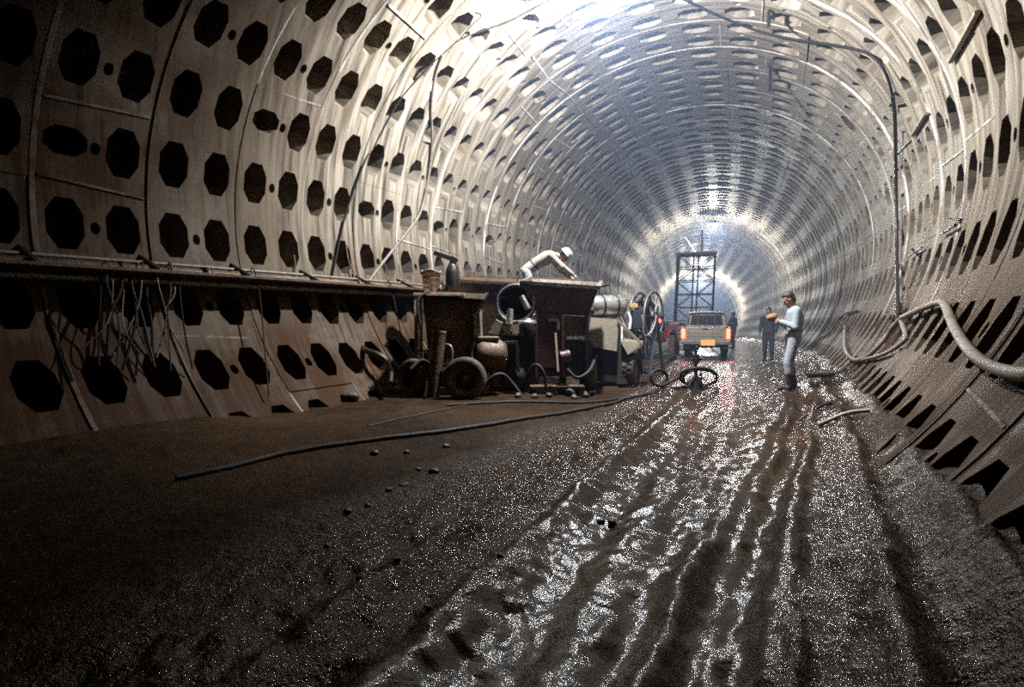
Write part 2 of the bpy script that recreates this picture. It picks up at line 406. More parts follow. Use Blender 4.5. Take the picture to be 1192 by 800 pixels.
# ------------------------------------------------------------------ building blocks for things
def tag(o, label, cat, group=None):
    o['label'] = label; o['category'] = cat
    if group: o['group'] = group
    return o
def thing(name, label, cat, loc, group=None):
    o = bpy.data.objects.new(name, None); COL.objects.link(o); o.location = loc; o.empty_display_size = .1
    return tag(o, label, cat, group)
V3 = Vector
def frame_of(d):
    d = d.normalized(); a = V3((0, 0, 1)) if abs(d.z) < .9 else V3((1, 0, 0))
    x = d.cross(a).normalized(); y = x.cross(d).normalized()
    return x, y
class MB:
    """collects shapes, then links them as one mesh whose origin is ORG"""
    def __init__(s, org=(0, 0, 0)): s.v = []; s.f = []; s.org = V3(org); s.sm = []
    def add(s, V, Fs, smooth=False):
        n = len(s.v); s.v += [V3(p) for p in V]
        for f in Fs: s.f.append(tuple(n + k for k in f)); s.sm.append(smooth)
        return s
    def hexa(s, P):
        """eight corners: bottom four counter-clockwise, then the top four"""
        return s.add(P, [(3, 2, 1, 0), (4, 5, 6, 7), (0, 1, 5, 4), (1, 2, 6, 5), (2, 3, 7, 6), (3, 0, 4, 7)])
    def box(s, c, d, rz=0, bev=.0, rx=0, ry=0):
        bm = bmesh.new(); bmesh.ops.create_cube(bm, size=1)
        for v in bm.verts: v.co = V3((v.co.x * d[0], v.co.y * d[1], v.co.z * d[2]))
        if bev: bmesh.ops.bevel(bm, geom=bm.edges[:], offset=bev, segments=2, affect='EDGES', profile=.7)
        M = Matrix.Translation(V3(c)) @ Matrix.Rotation(rz, 4, 'Z') @ Matrix.Rotation(ry, 4, 'Y') @ Matrix.Rotation(rx, 4, 'X')
        bm.verts.index_update(); s.add([M @ v.co for v in bm.verts], [[v.index for v in f.verts] for f in bm.faces]); bm.free(); return s
    def bar(s, p, q, w=.04, h=None, bev=.0):
        p, q = V3(p), V3(q); x, y = frame_of(q - p); h = w if h is None else h
        P = [p + x * a * w / 2 + y * b * h / 2 for a, b in ((-1, -1), (1, -1), (1, 1), (-1, 1))]
        Q = [t + (q - p) for t in P]; return s.hexa(P + Q)
    def cyl(s, p, q, r, r2=None, n=18, cap=True, smooth=True):
        p, q = V3(p), V3(q); x, y = frame_of(q - p); r2 = r if r2 is None else r2
        a = [2 * PI * k / n for k in range(n)]
        V = [p + (x * math.cos(t) + y * math.sin(t)) * r for t in a] + [q + (x * math.cos(t) + y * math.sin(t)) * r2 for t in a]
        s.add(V, [(k, n + k, n + (k + 1) % n, (k + 1) % n) for k in range(n)], smooth)
        if cap: s.add(V, [tuple(range(n)), tuple(range(2 * n - 1, n - 1, -1))])
        return s
    def lathe(s, p, axis, prof, n=28, smooth=True):
        """profile of (radius, height along axis)"""
        p = V3(p); ax = V3(axis).normalized(); x, y = frame_of(ax); V = []; Fs = []
        for r, h in prof:
            V += [p + ax * h + (x * math.cos(2 * PI * k / n) + y * math.sin(2 * PI * k / n)) * r for k in range(n)]
        for i in range(len(prof) - 1):
            Fs += [(i * n + k, (i + 1) * n + k, (i + 1) * n + (k + 1) % n, i * n + (k + 1) % n) for k in range(n)]
        return s.add(V, Fs, smooth)
    def tube(s, pts, r, n=8, smooth_path=True, sub=6, cap=True):
        pts = [V3(p) for p in pts]
        if smooth_path and len(pts) > 2: pts = catmull(pts, sub)
        V = []; Fs = []; x = None
        for i, p in enumerate(pts):
            d = (pts[min(i + 1, len(pts) - 1)] - pts[max(i - 1, 0)]).normalized()
            if x is None: x, y = frame_of(d)
            else:
                x = (x - d * x.dot(d)).normalized()
            y = d.cross(x)
            V += [p + (x * math.cos(2 * PI * k / n) + y * math.sin(2 * PI * k / n)) * r for k in range(n)]
        for i in range(len(pts) - 1):
            Fs += [(i * n + k, i * n + (k + 1) % n, (i + 1) * n + (k + 1) % n, (i + 1) * n + k) for k in range(n)]
        s.add(V, Fs, True)
        if cap: s.add(V, [tuple(range(n - 1, -1, -1)), tuple(range((len(pts) - 1) * n, len(pts) * n))])
        return s
    def prism(s, poly, d):
        """polygon of points swept by the vector d"""
        P = [V3(p) for p in poly]; n = len(P); Q = [p + V3(d) for p in P]
        return s.add(P + Q, [tuple(range(n - 1, -1, -1)), tuple(range(n, 2 * n))] + [(k, (k + 1) % n, n + (k + 1) % n, n + k) for k in range(n)])
    def hopper(s, T, B, t=.03):
        """open box with sloping sides: four top and four bottom corners, counter-clockwise from above"""
        T = [V3(p) for p in T]; B = [V3(p) for p in B]; ct = sum(T, V3()) / 4; cb = sum(B, V3()) / 4
        inn = lambda p, c: p + (c - p).normalized() * t * 1.4
        Ti = [inn(p, ct) for p in T]; Bi = [inn(p, cb) + V3((0, 0, t)) for p in B]
        V = T + B + Ti + Bi; Fs = [(7, 6, 5, 4), (12, 13, 14, 15)]
        for k in range(4):
            j = (k + 1) % 4
            Fs += [(4 + k, 4 + j, j, k), (k, j, 8 + j, 8 + k), (8 + k, 8 + j, 12 + j, 12 + k)]
        return s.add(V, Fs)
    def blob(s, c, r, seed=0, n=2, rough=.18, sq=(1, 1, 1)):
        bm = bmesh.new(); bmesh.ops.create_icosphere(bm, subdivisions=n, radius=1); q = random.Random(seed)
        A = [V3((q.uniform(-1, 1), q.uniform(-1, 1), q.uniform(-1, 1))).normalized() for _ in range(9)]; K = [q.uniform(-1, 1) for _ in A]
        for v in bm.verts:
            d = v.co.normalized(); k = 1 + rough * sum(b * max(0, d.dot(a)) ** 3 for a, b in zip(A, K)); v.co = d * k
        bm.verts.index_update()
        s.add([V3(c) + V3((v.co.x * sq[0], v.co.y * sq[1], v.co.z * sq[2])) * r for v in bm.verts], [[v.index for v in f.verts] for f in bm.faces], True); bm.free(); return s
    def build(s, name, m, parent=None, org=None):
        o = s.org if org is None else V3(org)
        ob = link_mesh(name, [p - o for p in s.v], s.f, m, parent); me = ob.data
        me.polygons.foreach_set('use_smooth', s.sm); me.update()
        bm = bmesh.new(); bm.from_mesh(me); bmesh.ops.recalc_face_normals(bm, faces=bm.faces[:]) if len(bm.faces) < 60000 else None
        bm.to_mesh(me); bm.free()
        if parent is None: ob.location = o
        return ob
def catmull(P, sub):
    out = []; Q = [P[0] * 2 - P[1]] + P + [P[-1] * 2 - P[-2]]
    for i in range(1, len(Q) - 2):
        for k in range(sub):
            t = k / sub; a, b, c, d = Q[i - 1], Q[i], Q[i + 1], Q[i + 2]
            out.append(.5 * (2 * b + (c - a) * t + (2 * a - 5 * b + 4 * c - d) * t * t + (3 * b - a - 3 * c + d) * t ** 3))
    out.append(P[-1]); return out
D = at_depth

M_RUST = mat('rusty_steel', (.125, .08, .052), .6, .3, (.05, .035, .028), .5, 5, .4)
M_OCHRE = mat('ochre_steel', (.13, .075, .03), .6, .1, (.07, .04, .025), .5, 4, .3)
M_DARK = mat('oily_dark_steel', (.028, .024, .022), .45, .4, (.05, .03, .02), .4, 7, .3)
M_GREYST = mat('grey_steel', (.22, .21, .20), .45, .5, (.08, .055, .04), .4, 5, .2)
M_SILVER = mat('galvanised_steel', (.55, .55, .54), .32, .8, (.20, .17, .14), .3, 4, .1)
M_RED = mat('worn_red_paint', (.085, .022, .018), .5, 0, (.05, .03, .025), .5, 6, .2)
M_RUBBER = mat('muddy_rubber', (.03, .027, .025), .7, 0, (.12, .09, .065), .5, 6, .3)
M_HOSE = mat('black_hose', (.022, .019, .017), .6, 0, (.05, .036, .028), .3, 8, .1, spec=.25)
M_HOSEG = mat('grey_muddy_hose', (.17, .14, .11), .55, 0, (.09, .065, .045), .4, 8, .1)
M_WIRE = mat('thin_dark_cable', (.014, .012, .011), .75, 0, None, 0, 9, 0, spec=.15)
M_WOOD = mat('pale_timber', (.42, .36, .27), .7, 0, (.16, .11, .07), .3, 7, .2)
M_CANVAS = mat('beige_tarpaulin', (.15, .125, .095), .8, 0, (.18, .14, .10), .4, 4, .4)
M_BEIGE = mat('beige_panel', (.22, .19, .135), .55, 0, (.16, .11, .08), .4, 5, .1)
M_TAN = mat('tan_plastic', (.50, .30, .19), .6, 0, (.35, .22, .14), .4, 6, .1)
M_WHITE = mat('white_plastic', (.75, .73, .69), .5, 0, (.5, .45, .38), .2, 6, .1)
M_YEL = mat('faded_yellow', (.45, .33, .14), .6, 0, (.15, .1, .06), .3, 6, .1)
M_BLUE = mat('dull_blue_paint', (.02, .026, .045), .5, 0, (.03, .03, .04), .4, 6, .1)
M_STONE = mat('muddy_stone', (.06, .043, .03), .55, 0, (.05, .035, .025), .5, 9, .5)
M_REDLAMP = mat('lit_red_lens', (.4, .01, .01), .3, 0, None, 0, 5, 0, (1, .06, .03), 14)

# ------------------------------------------------------------------ the pipe along the left wall
def wall_run(s0, s1, th, inset, n=40):
    S = np.linspace(s0, s1, n); return [V3(p) for p in tun(S, np.full(n, math.radians(th)), np.full(n, R - inset))]
t = thing('wall_pipe', 'long rusty pipe under a narrow shelf on brackets along the left wall', 'pipe', V3(tun(5.0, math.radians(-163.6))))
b = MB(t.location); b.tube(wall_run(.2, 11.5, -163.9, .17, 60), .085, 14, False); b.build('pipe', M_RUST, t)
for s in (1.2, 4.0, 6.8, 9.6):
    b = MB(t.location); C = V3(tun(s, math.radians(-163.9), R - .17)); d = V3(frame(s)[3]); b.lathe(C - d * .04, d, [(.085, 0), (.12, 0), (.12, .08), (.085, .08)], 16); b.build('coupling', M_DARK, t)
b = MB(t.location); A_ = wall_run(.2, 11.4, -162.4, -.03, 50); B_ = wall_run(.2, 11.4, -162.4, .46, 50); zz = V3((0, 0, .035))
for i in range(49): b.hexa([A_[i], B_[i], B_[i + 1], A_[i + 1], A_[i] + zz, B_[i] + zz, B_[i + 1] + zz, A_[i + 1] + zz])
b.build('shelf', M_RUST, t)
b = MB(t.location); b.tube(wall_run(.2, 11.0, -161.6, .30, 50), .03, 8, False); b.tube(wall_run(.2, 11.0, -165.9, .10, 50), .022, 8, False); b.build('service_line', M_HOSEG, t)
for k, s in enumerate(np.arange(.9, 11.2, 1.21)):
    b = MB(t.location); a = tun(s, math.radians(-165.2), R + .02); c = tun(s, math.radians(-165.2), R - .32); e = tun(s, math.radians(-169.5), R + .02) if 0 else tun(s, math.radians(-160), R + .02)
    q = tun(s, math.radians(-162.5), R - .29)
    lo = tun(s, math.radians(-158.0), R - .0); 
    b.bar(tun(s, math.radians(-163.0), R + .03), tun(s, math.radians(-163.0), R - .42), .05, .05)
    b.bar(tun(s, math.radians(-163.0), R - .40), tun(s, math.radians(-167.5), R + .02), .04, .04)
    b.build('bracket', M_DARK, t)

# loose wires hooked over the pipe and hanging to the ground
WL = 'loose dark wire hanging in the tangle over the left wall pipe'
for k in range(14):
    px = 118 + k * 6.2 + random.uniform(-5, 5); q = random.Random(k)
    top = at_wall(px, 306 + q.uniform(-4, 10), .12 + q.uniform(0, .2)); 
    p2 = at_wall(px + q.uniform(-6, 10), 335 + q.uniform(-8, 8), .34 + q.uniform(-.05, .1))
    p3 = at_wall(px + q.uniform(-14, 18), 372 + q.uniform(-8, 8), .30 + q.uniform(-.05, .12))
    p4 = at_wall(px + q.uniform(-35, 35), 415 + q.uniform(-10, 25), .16 + q.uniform(0, .12))
    s0 = at_wall(px - q.uniform(4, 14), 318, .10)
    b = MB(p2); b.tube([s0, top, p2, p3, p4], q.choice([.008, .011, .016]), 6)
    tag(b.build('loose_wire', [M_WIRE, M_RUST, M_HOSE][k % 3]), WL, 'wire', 'wires tangled over the wall pipe')
for k, (px, y0, y1, y2, lab) in enumerate([(208, 322, 380, 430, 'thin wire dangling left of the machines, just right of the wire tangle'), (297, 312, 350, 462, 'long straight wire hanging from the wall pipe down to the mud'), (455, 326, 360, 410, 'thin wire over the wall pipe close to the first hopper')]):
    b = MB(at_wall(px, y0, .2)); b.tube([at_wall(px - 4, y0, .08), at_wall(px, y0 + 6, .3), at_wall(px + 6, y1, .32), at_wall(px + 16, y2, .1)], .010, 6)
    tag(b.build('loose_wire', M_WIRE), lab, 'wire')
# bent reinforcement hooks standing out of the pipe run
for k, (pts, lab) in enumerate([([(402, 282), (406, 305), (412, 318), (411, 334)], 'short bent iron hook below a pocket above the pipe, left of the grey hose'), ([(447, 306), (453, 322), (457, 340)], 'short bent iron hook at the foot of the grey hose'), ([(342, 297), (344, 315), (339, 330)], 'thin bent iron hook standing on the pipe left of the others')]):
    b = MB(at_wall(*pts[-1], .1)); b.tube([at_wall(x, y, .08) for x, y in pts], .014, 6); tag(b.build('iron_hook', M_RUST), lab, 'hook')

# ------------------------------------------------------------------ cables and hoses on the lining
def wall_line(name, pts, r, m, label, cat, inset=None, ins=None):
    P = [at_wall(x, y, (inset or r * 1.3) if ins is None else ins[k]) for k, (x, y) in enumerate(pts)]
    b = MB(P[len(P) // 2]); b.tube(P, r, 8); return tag(b.build(name, m), label, cat)
wall_line('power_cable', [(660, -12), (638, 0), (598, 22), (566, 34), (535, 46), (517, 61), (499, 78), (465, 117), (434, 173), (427, 182), (409, 229), (400, 258), (385, 330)], .018, M_WIRE, 'thin black cable sagging down the left side of the ceiling to the wall pipe', 'cable')
wall_line('water_hose', [(515, 64), (506, 92), (502, 126), (503, 160), (501, 190), (496, 222), (488, 250), (474, 270), (447, 304), (424, 334)], .030, M_HOSEG, 'grey hose curving down the left wall to the pipe beside the first hopper', 'hose', .05)
wall_line('power_cable', [(553, 14), (560, 18), (550, 28), (536, 44)], .014, M_WIRE, 'short loop of cable joining the left ceiling cable near the top', 'cable')
wall_line('power_cable', [(506, 38), (510, 50), (518, 58)], .012, M_WIRE, 'small curl of cable above the joint with the grey hose', 'cable')
wall_line('power_cable', [(456, 193), (444, 208), (432, 226)], .012, M_WIRE, 'short slanting cable end on the left wall below the rows of pockets', 'cable')
wall_line('power_cable', [(780, -10), (805, 4), (835, 18), (860, 28), (876, 34), (901, 41), (925, 46), (961, 51), (990, 56), (1011, 63), (1026, 76), (1035, 96), (1040, 116)], .022, M_WIRE, 'black cable crossing the ceiling and bending down to the right', 'cable', .06)
t = thing('riser_pipe', 'tall thin upright pipe fixed to the right wall', 'pipe', at_wall(1045, 372, .08))
b = MB(t.location); b.tube([at_wall(1039, 112, .07), at_wall(1042, 145, .08), at_wall(1043, 220, .10), at_wall(1044, 300, .10), at_wall(1045, 372, .08)], .03, 10); b.build('pipe', M_DARK, t)
b = MB(t.location); p = at_wall(1045, 355, .09); q = at_wall(1045, 368, .08); b.cyl(p, q, .055); b.build('coupling', M_DARK, t)
b = MB(t.location); b.bar(at_wall(1031, 366, .10), at_wall(1046, 366, .09), .03, .03); b.build('valve_handle', M_DARK, t)
wall_line('delivery_hose', [(1215, 434), (1192, 436), (1165, 431), (1143, 421), (1125, 404), (1110, 380), (1101, 358), (1094, 352), (1074, 359), (1050, 370)], .040, M_HOSEG, 'thick grey hose looping along the right wall at the edge of the picture', 'hose', .09)
wall_line('delivery_hose', [(1047, 372), (1036, 385), (1022, 404), (1006, 417), (992, 418), (984, 405), (984, 380)], .035, M_HOSEG, 'grey hose curving down from the upright pipe on the right wall', 'hose', .07)
wall_line('delivery_hose', [(1049, 374), (1054, 392), (1044, 404), (1024, 414), (1000, 420)], .028, M_HOSEG, 'thinner grey hose hanging in a bow under the upright pipe', 'hose', .06)
wall_line('power_cable', [(998, 362), (985, 365), (975, 374), (966, 388), (955, 394), (944, 408)], .025, M_WIRE, 'dark cable drooping on the right wall behind the man in pale clothes', 'cable', .06)
t = at_depth(897, 78, 13.0)
b = MB(t); a = at_wall(897, 78, .02); b.bar(a, a + V3((0, 0, -.55)), .05, .05); b.bar(a + V3((-.06, 0, .02)), a + V3((.06, 0, .02)), .06, .04); tag(b.build('hanger_rod', M_DARK), 'short dark rod hanging straight down from the ceiling right of centre', 'rod')
b = MB(at_wall(895, 20, .0)); a = at_wall(895, 12, .02); b.bar(a, a + V3((0, 0, -.3)), .06, .05); b.bar(a + V3((0, 0, -.12)), a + V3((.12, 0, -.16)), .03); tag(b.build('hanger_rod', M_DARK), 'stubby dark hook hanging from the bright ceiling near the black cable', 'rod')
for k, (p, q, lab) in enumerate([((1106, 72), (1138, 14), 'light timber batten wedged across the upper right wall'), ((1062, 158), (1078, 132), 'small pale batten wedged on the right wall beside the cable')]):
    b = MB(at_wall(*p, .05)); b.bar(at_wall(*p, .05), at_wall(*q, .05), .05, .04); tag(b.build('timber_batten', M_BEIGE), lab, 'batten')
b = MB(at_wall(1110, 262, .05)); b.bar(at_wall(1096, 272, .05), at_wall(1112, 262, .08), .03); b.bar(at_wall(1103, 255, .10), at_wall(1118, 256, .03), .03); tag(b.build('steel_pin', M_DARK), 'crossed steel pins stuck in a pocket of the right wall', 'pins')
b = MB(at_wall(1066, 295, .05)); b.bar(at_wall(1058, 298, .05), at_wall(1073, 288, .08), .025); b.bar(at_wall(1062, 290, .10), at_wall(1069, 297, .03), .025); tag(b.build('steel_pin', M_DARK), 'smaller crossed pins on the right wall left of the others', 'pins')

# hoses on the ground
def floor_line(name, pts, r, m, label, cat, up=None):
    P = [at_floor(x, y) for x, y in pts]; P = catmull(P, 8); P = [ground(p.x, p.y, r * .7) for p in P]
    b = MB(P[len(P) // 2]); b.tube(P, r, 8, False); return tag(b.build(name, m), label, cat)
floor_line('air_hose', [(205, 560), (270, 546), (330, 532), (400, 522), (480, 512), (560, 499), (640, 482), (700, 470), (745, 460), (766, 453)], .026, M_HOSE, 'long black hose snaking over the mud in front of the machines', 'hose')
floor_line('air_hose', [(520, 475), (600, 471), (680, 467), (730, 462), (766, 455)], .020, M_HOSE, 'thin black hose lying close in front of the machines', 'hose')
floor_line('air_hose', [(428, 500), (470, 490), (520, 480), (560, 470)], .012, M_HOSE, 'short thin hose end in the mud left of the machines', 'hose')

# coil of hose and the standpipe in the wet track
B0 = at_floor(806, 452)
t = thing('hose_coil', 'black hose thrown in two upright loops in the wet wheel track', 'hose', B0)
b = MB(B0); Yc = B0.y
ring = lambda cx, cy, rx, ry, Y, n, a0=0.0, turns=1.0, dy=.0: [D(cx + rx * math.cos(a0 + 2 * PI * turns * k / n), cy - ry * math.sin(a0 + 2 * PI * turns * k / n), Y + dy * math.sin(2 * PI * turns * k / n) + .05 * k / n) for k in range(n + 1)]
b.tube(ring(813, 439, 21.5, 10.5, Yc, 22, PI, 1.15, .28), .026, 8)
b.tube(ring(815, 440, 19.5, 9.5, Yc + .08, 22, PI * 1.2, .95, .28), .022, 8); b.build('large_loop', M_HOSE, t)
b = MB(B0); b.tube(ring(767, 440, 9.5, 9.5, Yc - .05, 18, -PI / 2, 1.1, .1), .026, 8); b.build('small_loop', M_HOSE, t)
b = MB(B0); b.tube([D(770, 449, Yc), D(780, 445, Yc), D(790, 439, Yc), D(797, 436, Yc)], .026, 8); b.tube([D(768, 450, Yc), D(780, 452, Yc), D(800, 450, Yc)], .024, 8); b.build('connecting_hose', M_HOSE, t)
B1 = at_floor(810, 452)
t = thing('standpipe', 'dark standpipe with crossed valve handle standing inside the hose loops', 'standpipe', B1)
b = MB(B1); b.cyl(B1 - V3((0, 0, .05)), D(810, 404, B1.y), .028); b.build('pipe', M_DARK, t)
b = MB(B1); b.bar(D(803, 419, B1.y), D(819, 418, B1.y), .05, .04); b.cyl(D(810, 423, B1.y), D(810, 413, B1.y), .06); b.cyl(D(810.5, 408, B1.y), D(810.5, 403, B1.y), .045); b.build('valve', M_DARK, t)
b = MB(B1)
for k in range(4):
    a = k * PI / 2 + .5; b.bar(B1 + V3((0, 0, .22)), B1 + V3((math.cos(a) * .22, math.sin(a) * .22, -.03)), .035)
b.cyl(B1 + V3((0, 0, -.04)), B1 + V3((0, 0, .12)), .10, .07); b.build('foot', M_DARK, t)
b = MB(B1); b.cyl(D(817, 452, B1.y), D(816, 434, B1.y), .014); b.bar(D(812, 441, B1.y), D(820, 440, B1.y), .02); b.build('drain_tap', M_DARK, t)

# odds and ends lying on the right side of the floor
P = at_floor(960, 450); b = MB(P); b.tube([P + V3((-.35, -.05, .03)), P + V3((0, 0, .03)), P + V3((.25, .04, .06)), P + V3((.38, .05, .15))], .04, 8); tag(b.build('bent_pipe', M_DARK), 'dark bent pipe lying in the mud right of the man in pale clothes', 'pipe')
P = at_floor(985, 508); b = MB(P); b.tube([ground(P.x - .26, P.y + .06, .02), ground(P.x, P.y, .03), ground(P.x + .22, P.y - .02, .02)], .022, 8); tag(b.build('stick', M_WOOD), 'thin stick lying on the mud by the right wheel rut', 'stick')
P = at_floor(950, 488); b = MB(P); b.tube([ground(P.x - .2, P.y, .01), ground(P.x, P.y - .02, .015), ground(P.x + .2, P.y + .02, .01)], .016, 8); tag(b.build('stick', M_DARK), 'short dark stick half sunk in mud behind the pale one', 'stick')

# stones in the mud on the left side
STN = [(505, 553), (487, 549), (470, 568), (452, 576), (428, 594), (405, 602), (436, 532), (540, 596), (556, 655), (583, 664), (463, 667), (498, 703), (520, 521), (474, 530), (380, 640), (420, 676), (700, 604), (712, 606)]
for k, (x, y) in enumerate(STN):
    P = at_floor(x, y); q = random.Random(k); r = P.y * q.uniform(.0055, .010)
    b = MB(P); b.blob(P + V3((0, 0, r * .35)), r, k, 2, .35, (1, .9, .62)); tag(b.build('stone', M_STONE), 'small dark stone lying in the mud left of the wheel tracks', 'stone', 'stones scattered in the mud')
# ------------------------------------------------------------------ helpers for vehicles
def wheel(parent, org, c, axis, r, w, name='wheel', hubm=None, lug=True):
    """tyre with tread, rim and hub; c = centre, axis = outward"""
    c = V3(c); ax = V3(axis).normalized()
    b = MB(org); b.lathe(c - ax * w / 2, ax, [(r * .58, 0), (r * .80, -.0), (r * .94, w * .06), (r, w * .2), (r, w * .8), (r * .94, w * .94), (r * .80, w), (r * .58, w * .98), (r * .58, w * .4), (r * .58, 0)], 30)
    if lug:
        x, y = frame_of(ax)
        for k in range(22):
            a = 2 * PI * k / 22; d = x * math.cos(a) + y * math.sin(a); b.bar(c + d * r * .985 - ax * w * .36, c + d * r * .985 + ax * w * .02, r * .12, r * .06); 
            a += PI / 22; d = x * math.cos(a) + y * math.sin(a); b.bar(c + d * r * .985 - ax * w * .02, c + d * r * .985 + ax * w * .36, r * .12, r * .06)
    o = b.build(name, M_RUBBER, parent)
    b = MB(org); b.lathe(c - ax * w * .1, ax, [(r * .6, w * .42), (r * .52, w * .40), (r * .46, w * .2), (r * .22, w * .22), (r * .2, w * .42), (.001, w * .46)], 24)
    h = b.build('hub', hubm or M_GREYST, o); return o

# ------------------------------------------------------------------ grout mixer trailer, nearest machine on the left
G = at_floor(528, 463); t = thing('grout_mixer', 'low mixer trailer with tall rusty hopper, nearest machine on the left', 'machine', G)
Y = 8.75
b = MB(G)
T = [D(492, 345, Y), D(561, 350, Y - .1), D(567, 342, Y + .8), D(503, 339, Y + .95)]; B_ = [D(499, 416, Y + .05), D(547, 420, Y), D(553, 412, Y + .6), D(506, 408, Y + .6)]
b.hopper(T, B_, .03); b.build('hopper', M_RUST, t)
b = MB(G)
for k in range(4): b.bar(T[k], T[(k + 1) % 4], .05, .045)
b.build('rim', M_DARK, t)
b = MB(G); b.prism([D(551, 366, Y - .1), D(558, 358, Y - .1), D(560, 398, Y - .06), D(552, 404, Y - .05)], V3((.03, .06, 0))); b.build('lit_side_strip', M_BEIGE, t)  # beige strip paints the light falling on the hopper's right side
b = MB(G)
for x in (-.42, .42):
    b.bar(G + V3((x, -.1, .36)), G + V3((x + .1, 1.3, .36)), .09, .12)
for y in (-.1, .6, 1.3): b.bar(G + V3((-.45, y, .36)), G + V3((.5, y, .36)), .08, .10)
b.build('chassis', M_DARK, t)
for x, y in ((-.40, .1), (.36, .1), (-.36, .75), (.40, .75)):
    b = MB(G); b.bar(G + V3((x, y, .36)), G + V3((x * .9, y + .05, .80)), .07); b.build('upright', M_DARK, t)
wc = D(541, 441, 8.28); wheel(t, G, wc, V3((-.10, -1, .05)), .335, .20, 'wheel', M_RUST, False)
wheel(t, G, wc + V3((-.85, .45, -.02)), V3((-.4, -1, .05)), .30, .20, 'wheel', M_DARK, False)
b = MB(G); q = D(567, 412, 8.75); b.lathe(q + V3((-.2, -.05, -.02)), V3((1, .25, 0)), [(.001, 0), (.20, .02), (.25, .1), (.25, .42), (.20, .5), (.001, .52)], 24); b.build('motor_drum', M_RUST, t)
b = MB(G); b.box(q + V3((.02, 0, .25)), (.34, .26, .06), .1, .02); b.build('motor_cover', M_BEIGE, t)
b = MB(G); b.tube([D(519, 401, 8.35), D(525, 404, 8.3), D(526, 418, 8.3), D(522, 428, 8.3), D(517, 430, 8.35)], .02, 8); b.build('grab_handle', M_GREYST, t)
b = MB(G); b.tube([D(489, 378, 8.7), D(486, 360, 8.7), D(487, 348, 8.72), D(495, 341, 8.8)], .022, 8); b.build('supply_hose', M_HOSE, t)
b = MB(G); b.tube([D(478, 430, 8.5), D(490, 420, 8.6), D(500, 425, 8.6), D(505, 440, 8.5)], .03, 8); b.build('grout_hose', M_HOSE, t)

P = at_floor(503, 464); t = thing('steel_post', 'leaning round steel post with pale cut top before the nearest hopper', 'post', P)
b = MB(P); top = D(511, 387, P.y + .05); b.cyl(P - V3((0, 0, .08)), top, .108, .110, 20); b.build('tube', M_RUST, t)
b = MB(P); d = (top - P).normalized(); b.cyl(top, top + d * .03, .115, .115, 20); b.build('cap', M_BEIGE, t)

# short drum and sacks of spoil at the foot of the wall
P = at_floor(386, 459); t = thing('cut_drum', 'short black drum with pale lid at the foot of the left wall', 'drum', P)
b = MB(P); b.lathe(P + V3((0, 0, -.04)), (0, 0, 1), [(.001, 0), (.20, 0), (.205, .02), (.17, .2), (.185, .34), (.001, .35)], 22); b.build('body', M_DARK, t)
b = MB(P); b.lathe(P + V3((0, 0, .31)), (0, 0, 1), [(.001, -.01), (.21, 0), (.215, .02), (.20, .035), (.001, .04)], 22); b.build('lid', M_GREYST, t)
for k, (x, y, r, lab) in enumerate([(432, 452, .24, 'dark lump of spoil left of the grout mixer, beside the black drum'), (458, 453, .19, 'smaller dark lump of spoil close against the grout mixer'), (408, 462, .12, 'low clod of mud between the black drum and the spoil')]):
    P = at_floor(x, y + 4); b = MB(P); b.blob(P + V3((0, 0, r * .4)), r, 40 + k, 3, .4, (1.1, .9, .75)); tag(b.build('spoil_lump', M_STONE), lab, 'lump')
P = at_wall(424, 404, .1); b = MB(P); b.tube([at_wall(420, 404, -.1), at_wall(428, 409, .15), at_wall(440, 413, .3), at_wall(452, 421, .35)], .05, 10); b.tube([at_wall(446, 414, .33), at_wall(455, 430, .4), at_wall(455, 446, .45)], .035, 8)
tag(b.build('bent_pipe', M_DARK), 'dark bent pipe poking out of a wall pocket beside the grout mixer', 'pipe')

# ------------------------------------------------------------------ ochre skip behind
G = at_floor(575, 447); t = thing('skip', 'rusty ochre skip standing behind the nearest hopper', 'skip', G)
Y = 9.9; b = MB(G)
T = [D(533, 327, Y), D(604, 331, Y - .15), D(606, 325, Y + .7), D(540, 322, Y + .8)]; B_ = [D(541, 392, Y + .1), D(592, 395, Y), D(594, 388, Y + .6), D(546, 386, Y + .6)]
b.hopper(T, B_, .03); b.build('body', M_OCHRE, t)
b = MB(G)
for k in range(4): b.bar(T[k], T[(k + 1) % 4], .05, .05)
b.build('rim', M_RUST, t)
for k in range(4):
    b = MB(G); p = B_[k]; b.bar(V3((p.x, p.y, G.z - .03)), p + V3((0, 0, .04)), .08); b.build('leg', M_DARK, t)
b = MB(G); b.bar(D(530, 332, Y - .03), D(531, 348, Y - .03), .025); b.bar(D(530, 332, Y - .03), D(535, 330, Y - .03), .025); b.build('handle', M_GREYST, t)

# ------------------------------------------------------------------ drum mixer
G = at_floor(600, 458); t = thing('drum_mixer', 'round drum mixer with open dark mouth between skip and big hopper', 'mixer', G)
Y = 9.15; c = D(600, 353, Y); ax = V3((-.12, -1, .12)).normalized(); b = MB(G)
b.lathe(c - ax * .52, ax, [(.001, 0), (.20, .01), (.30, .14), (.335, .3), (.32, .42), (.295, .52), (.27, .51), (.30, .40), (.31, .3), (.28, .15), (.001, .06)], 30); b.build('drum', M_DARK, t)
b = MB(G); b.lathe(c - ax * .02, ax, [(.30, -.03), (.335, -.03), (.335, .03), (.30, .03), (.30, -.03)], 30); b.build('mouth_ring', M_GREYST, t)
for a in (.5, 2.6, 4.6):
    b = MB(G); x, y = frame_of(ax); d = x * math.cos(a) + y * math.sin(a); b.bar(c - ax * .35 + d * .28, c - ax * .04 + d * .22, .12, .015); b.build('paddle', M_GREYST, t)
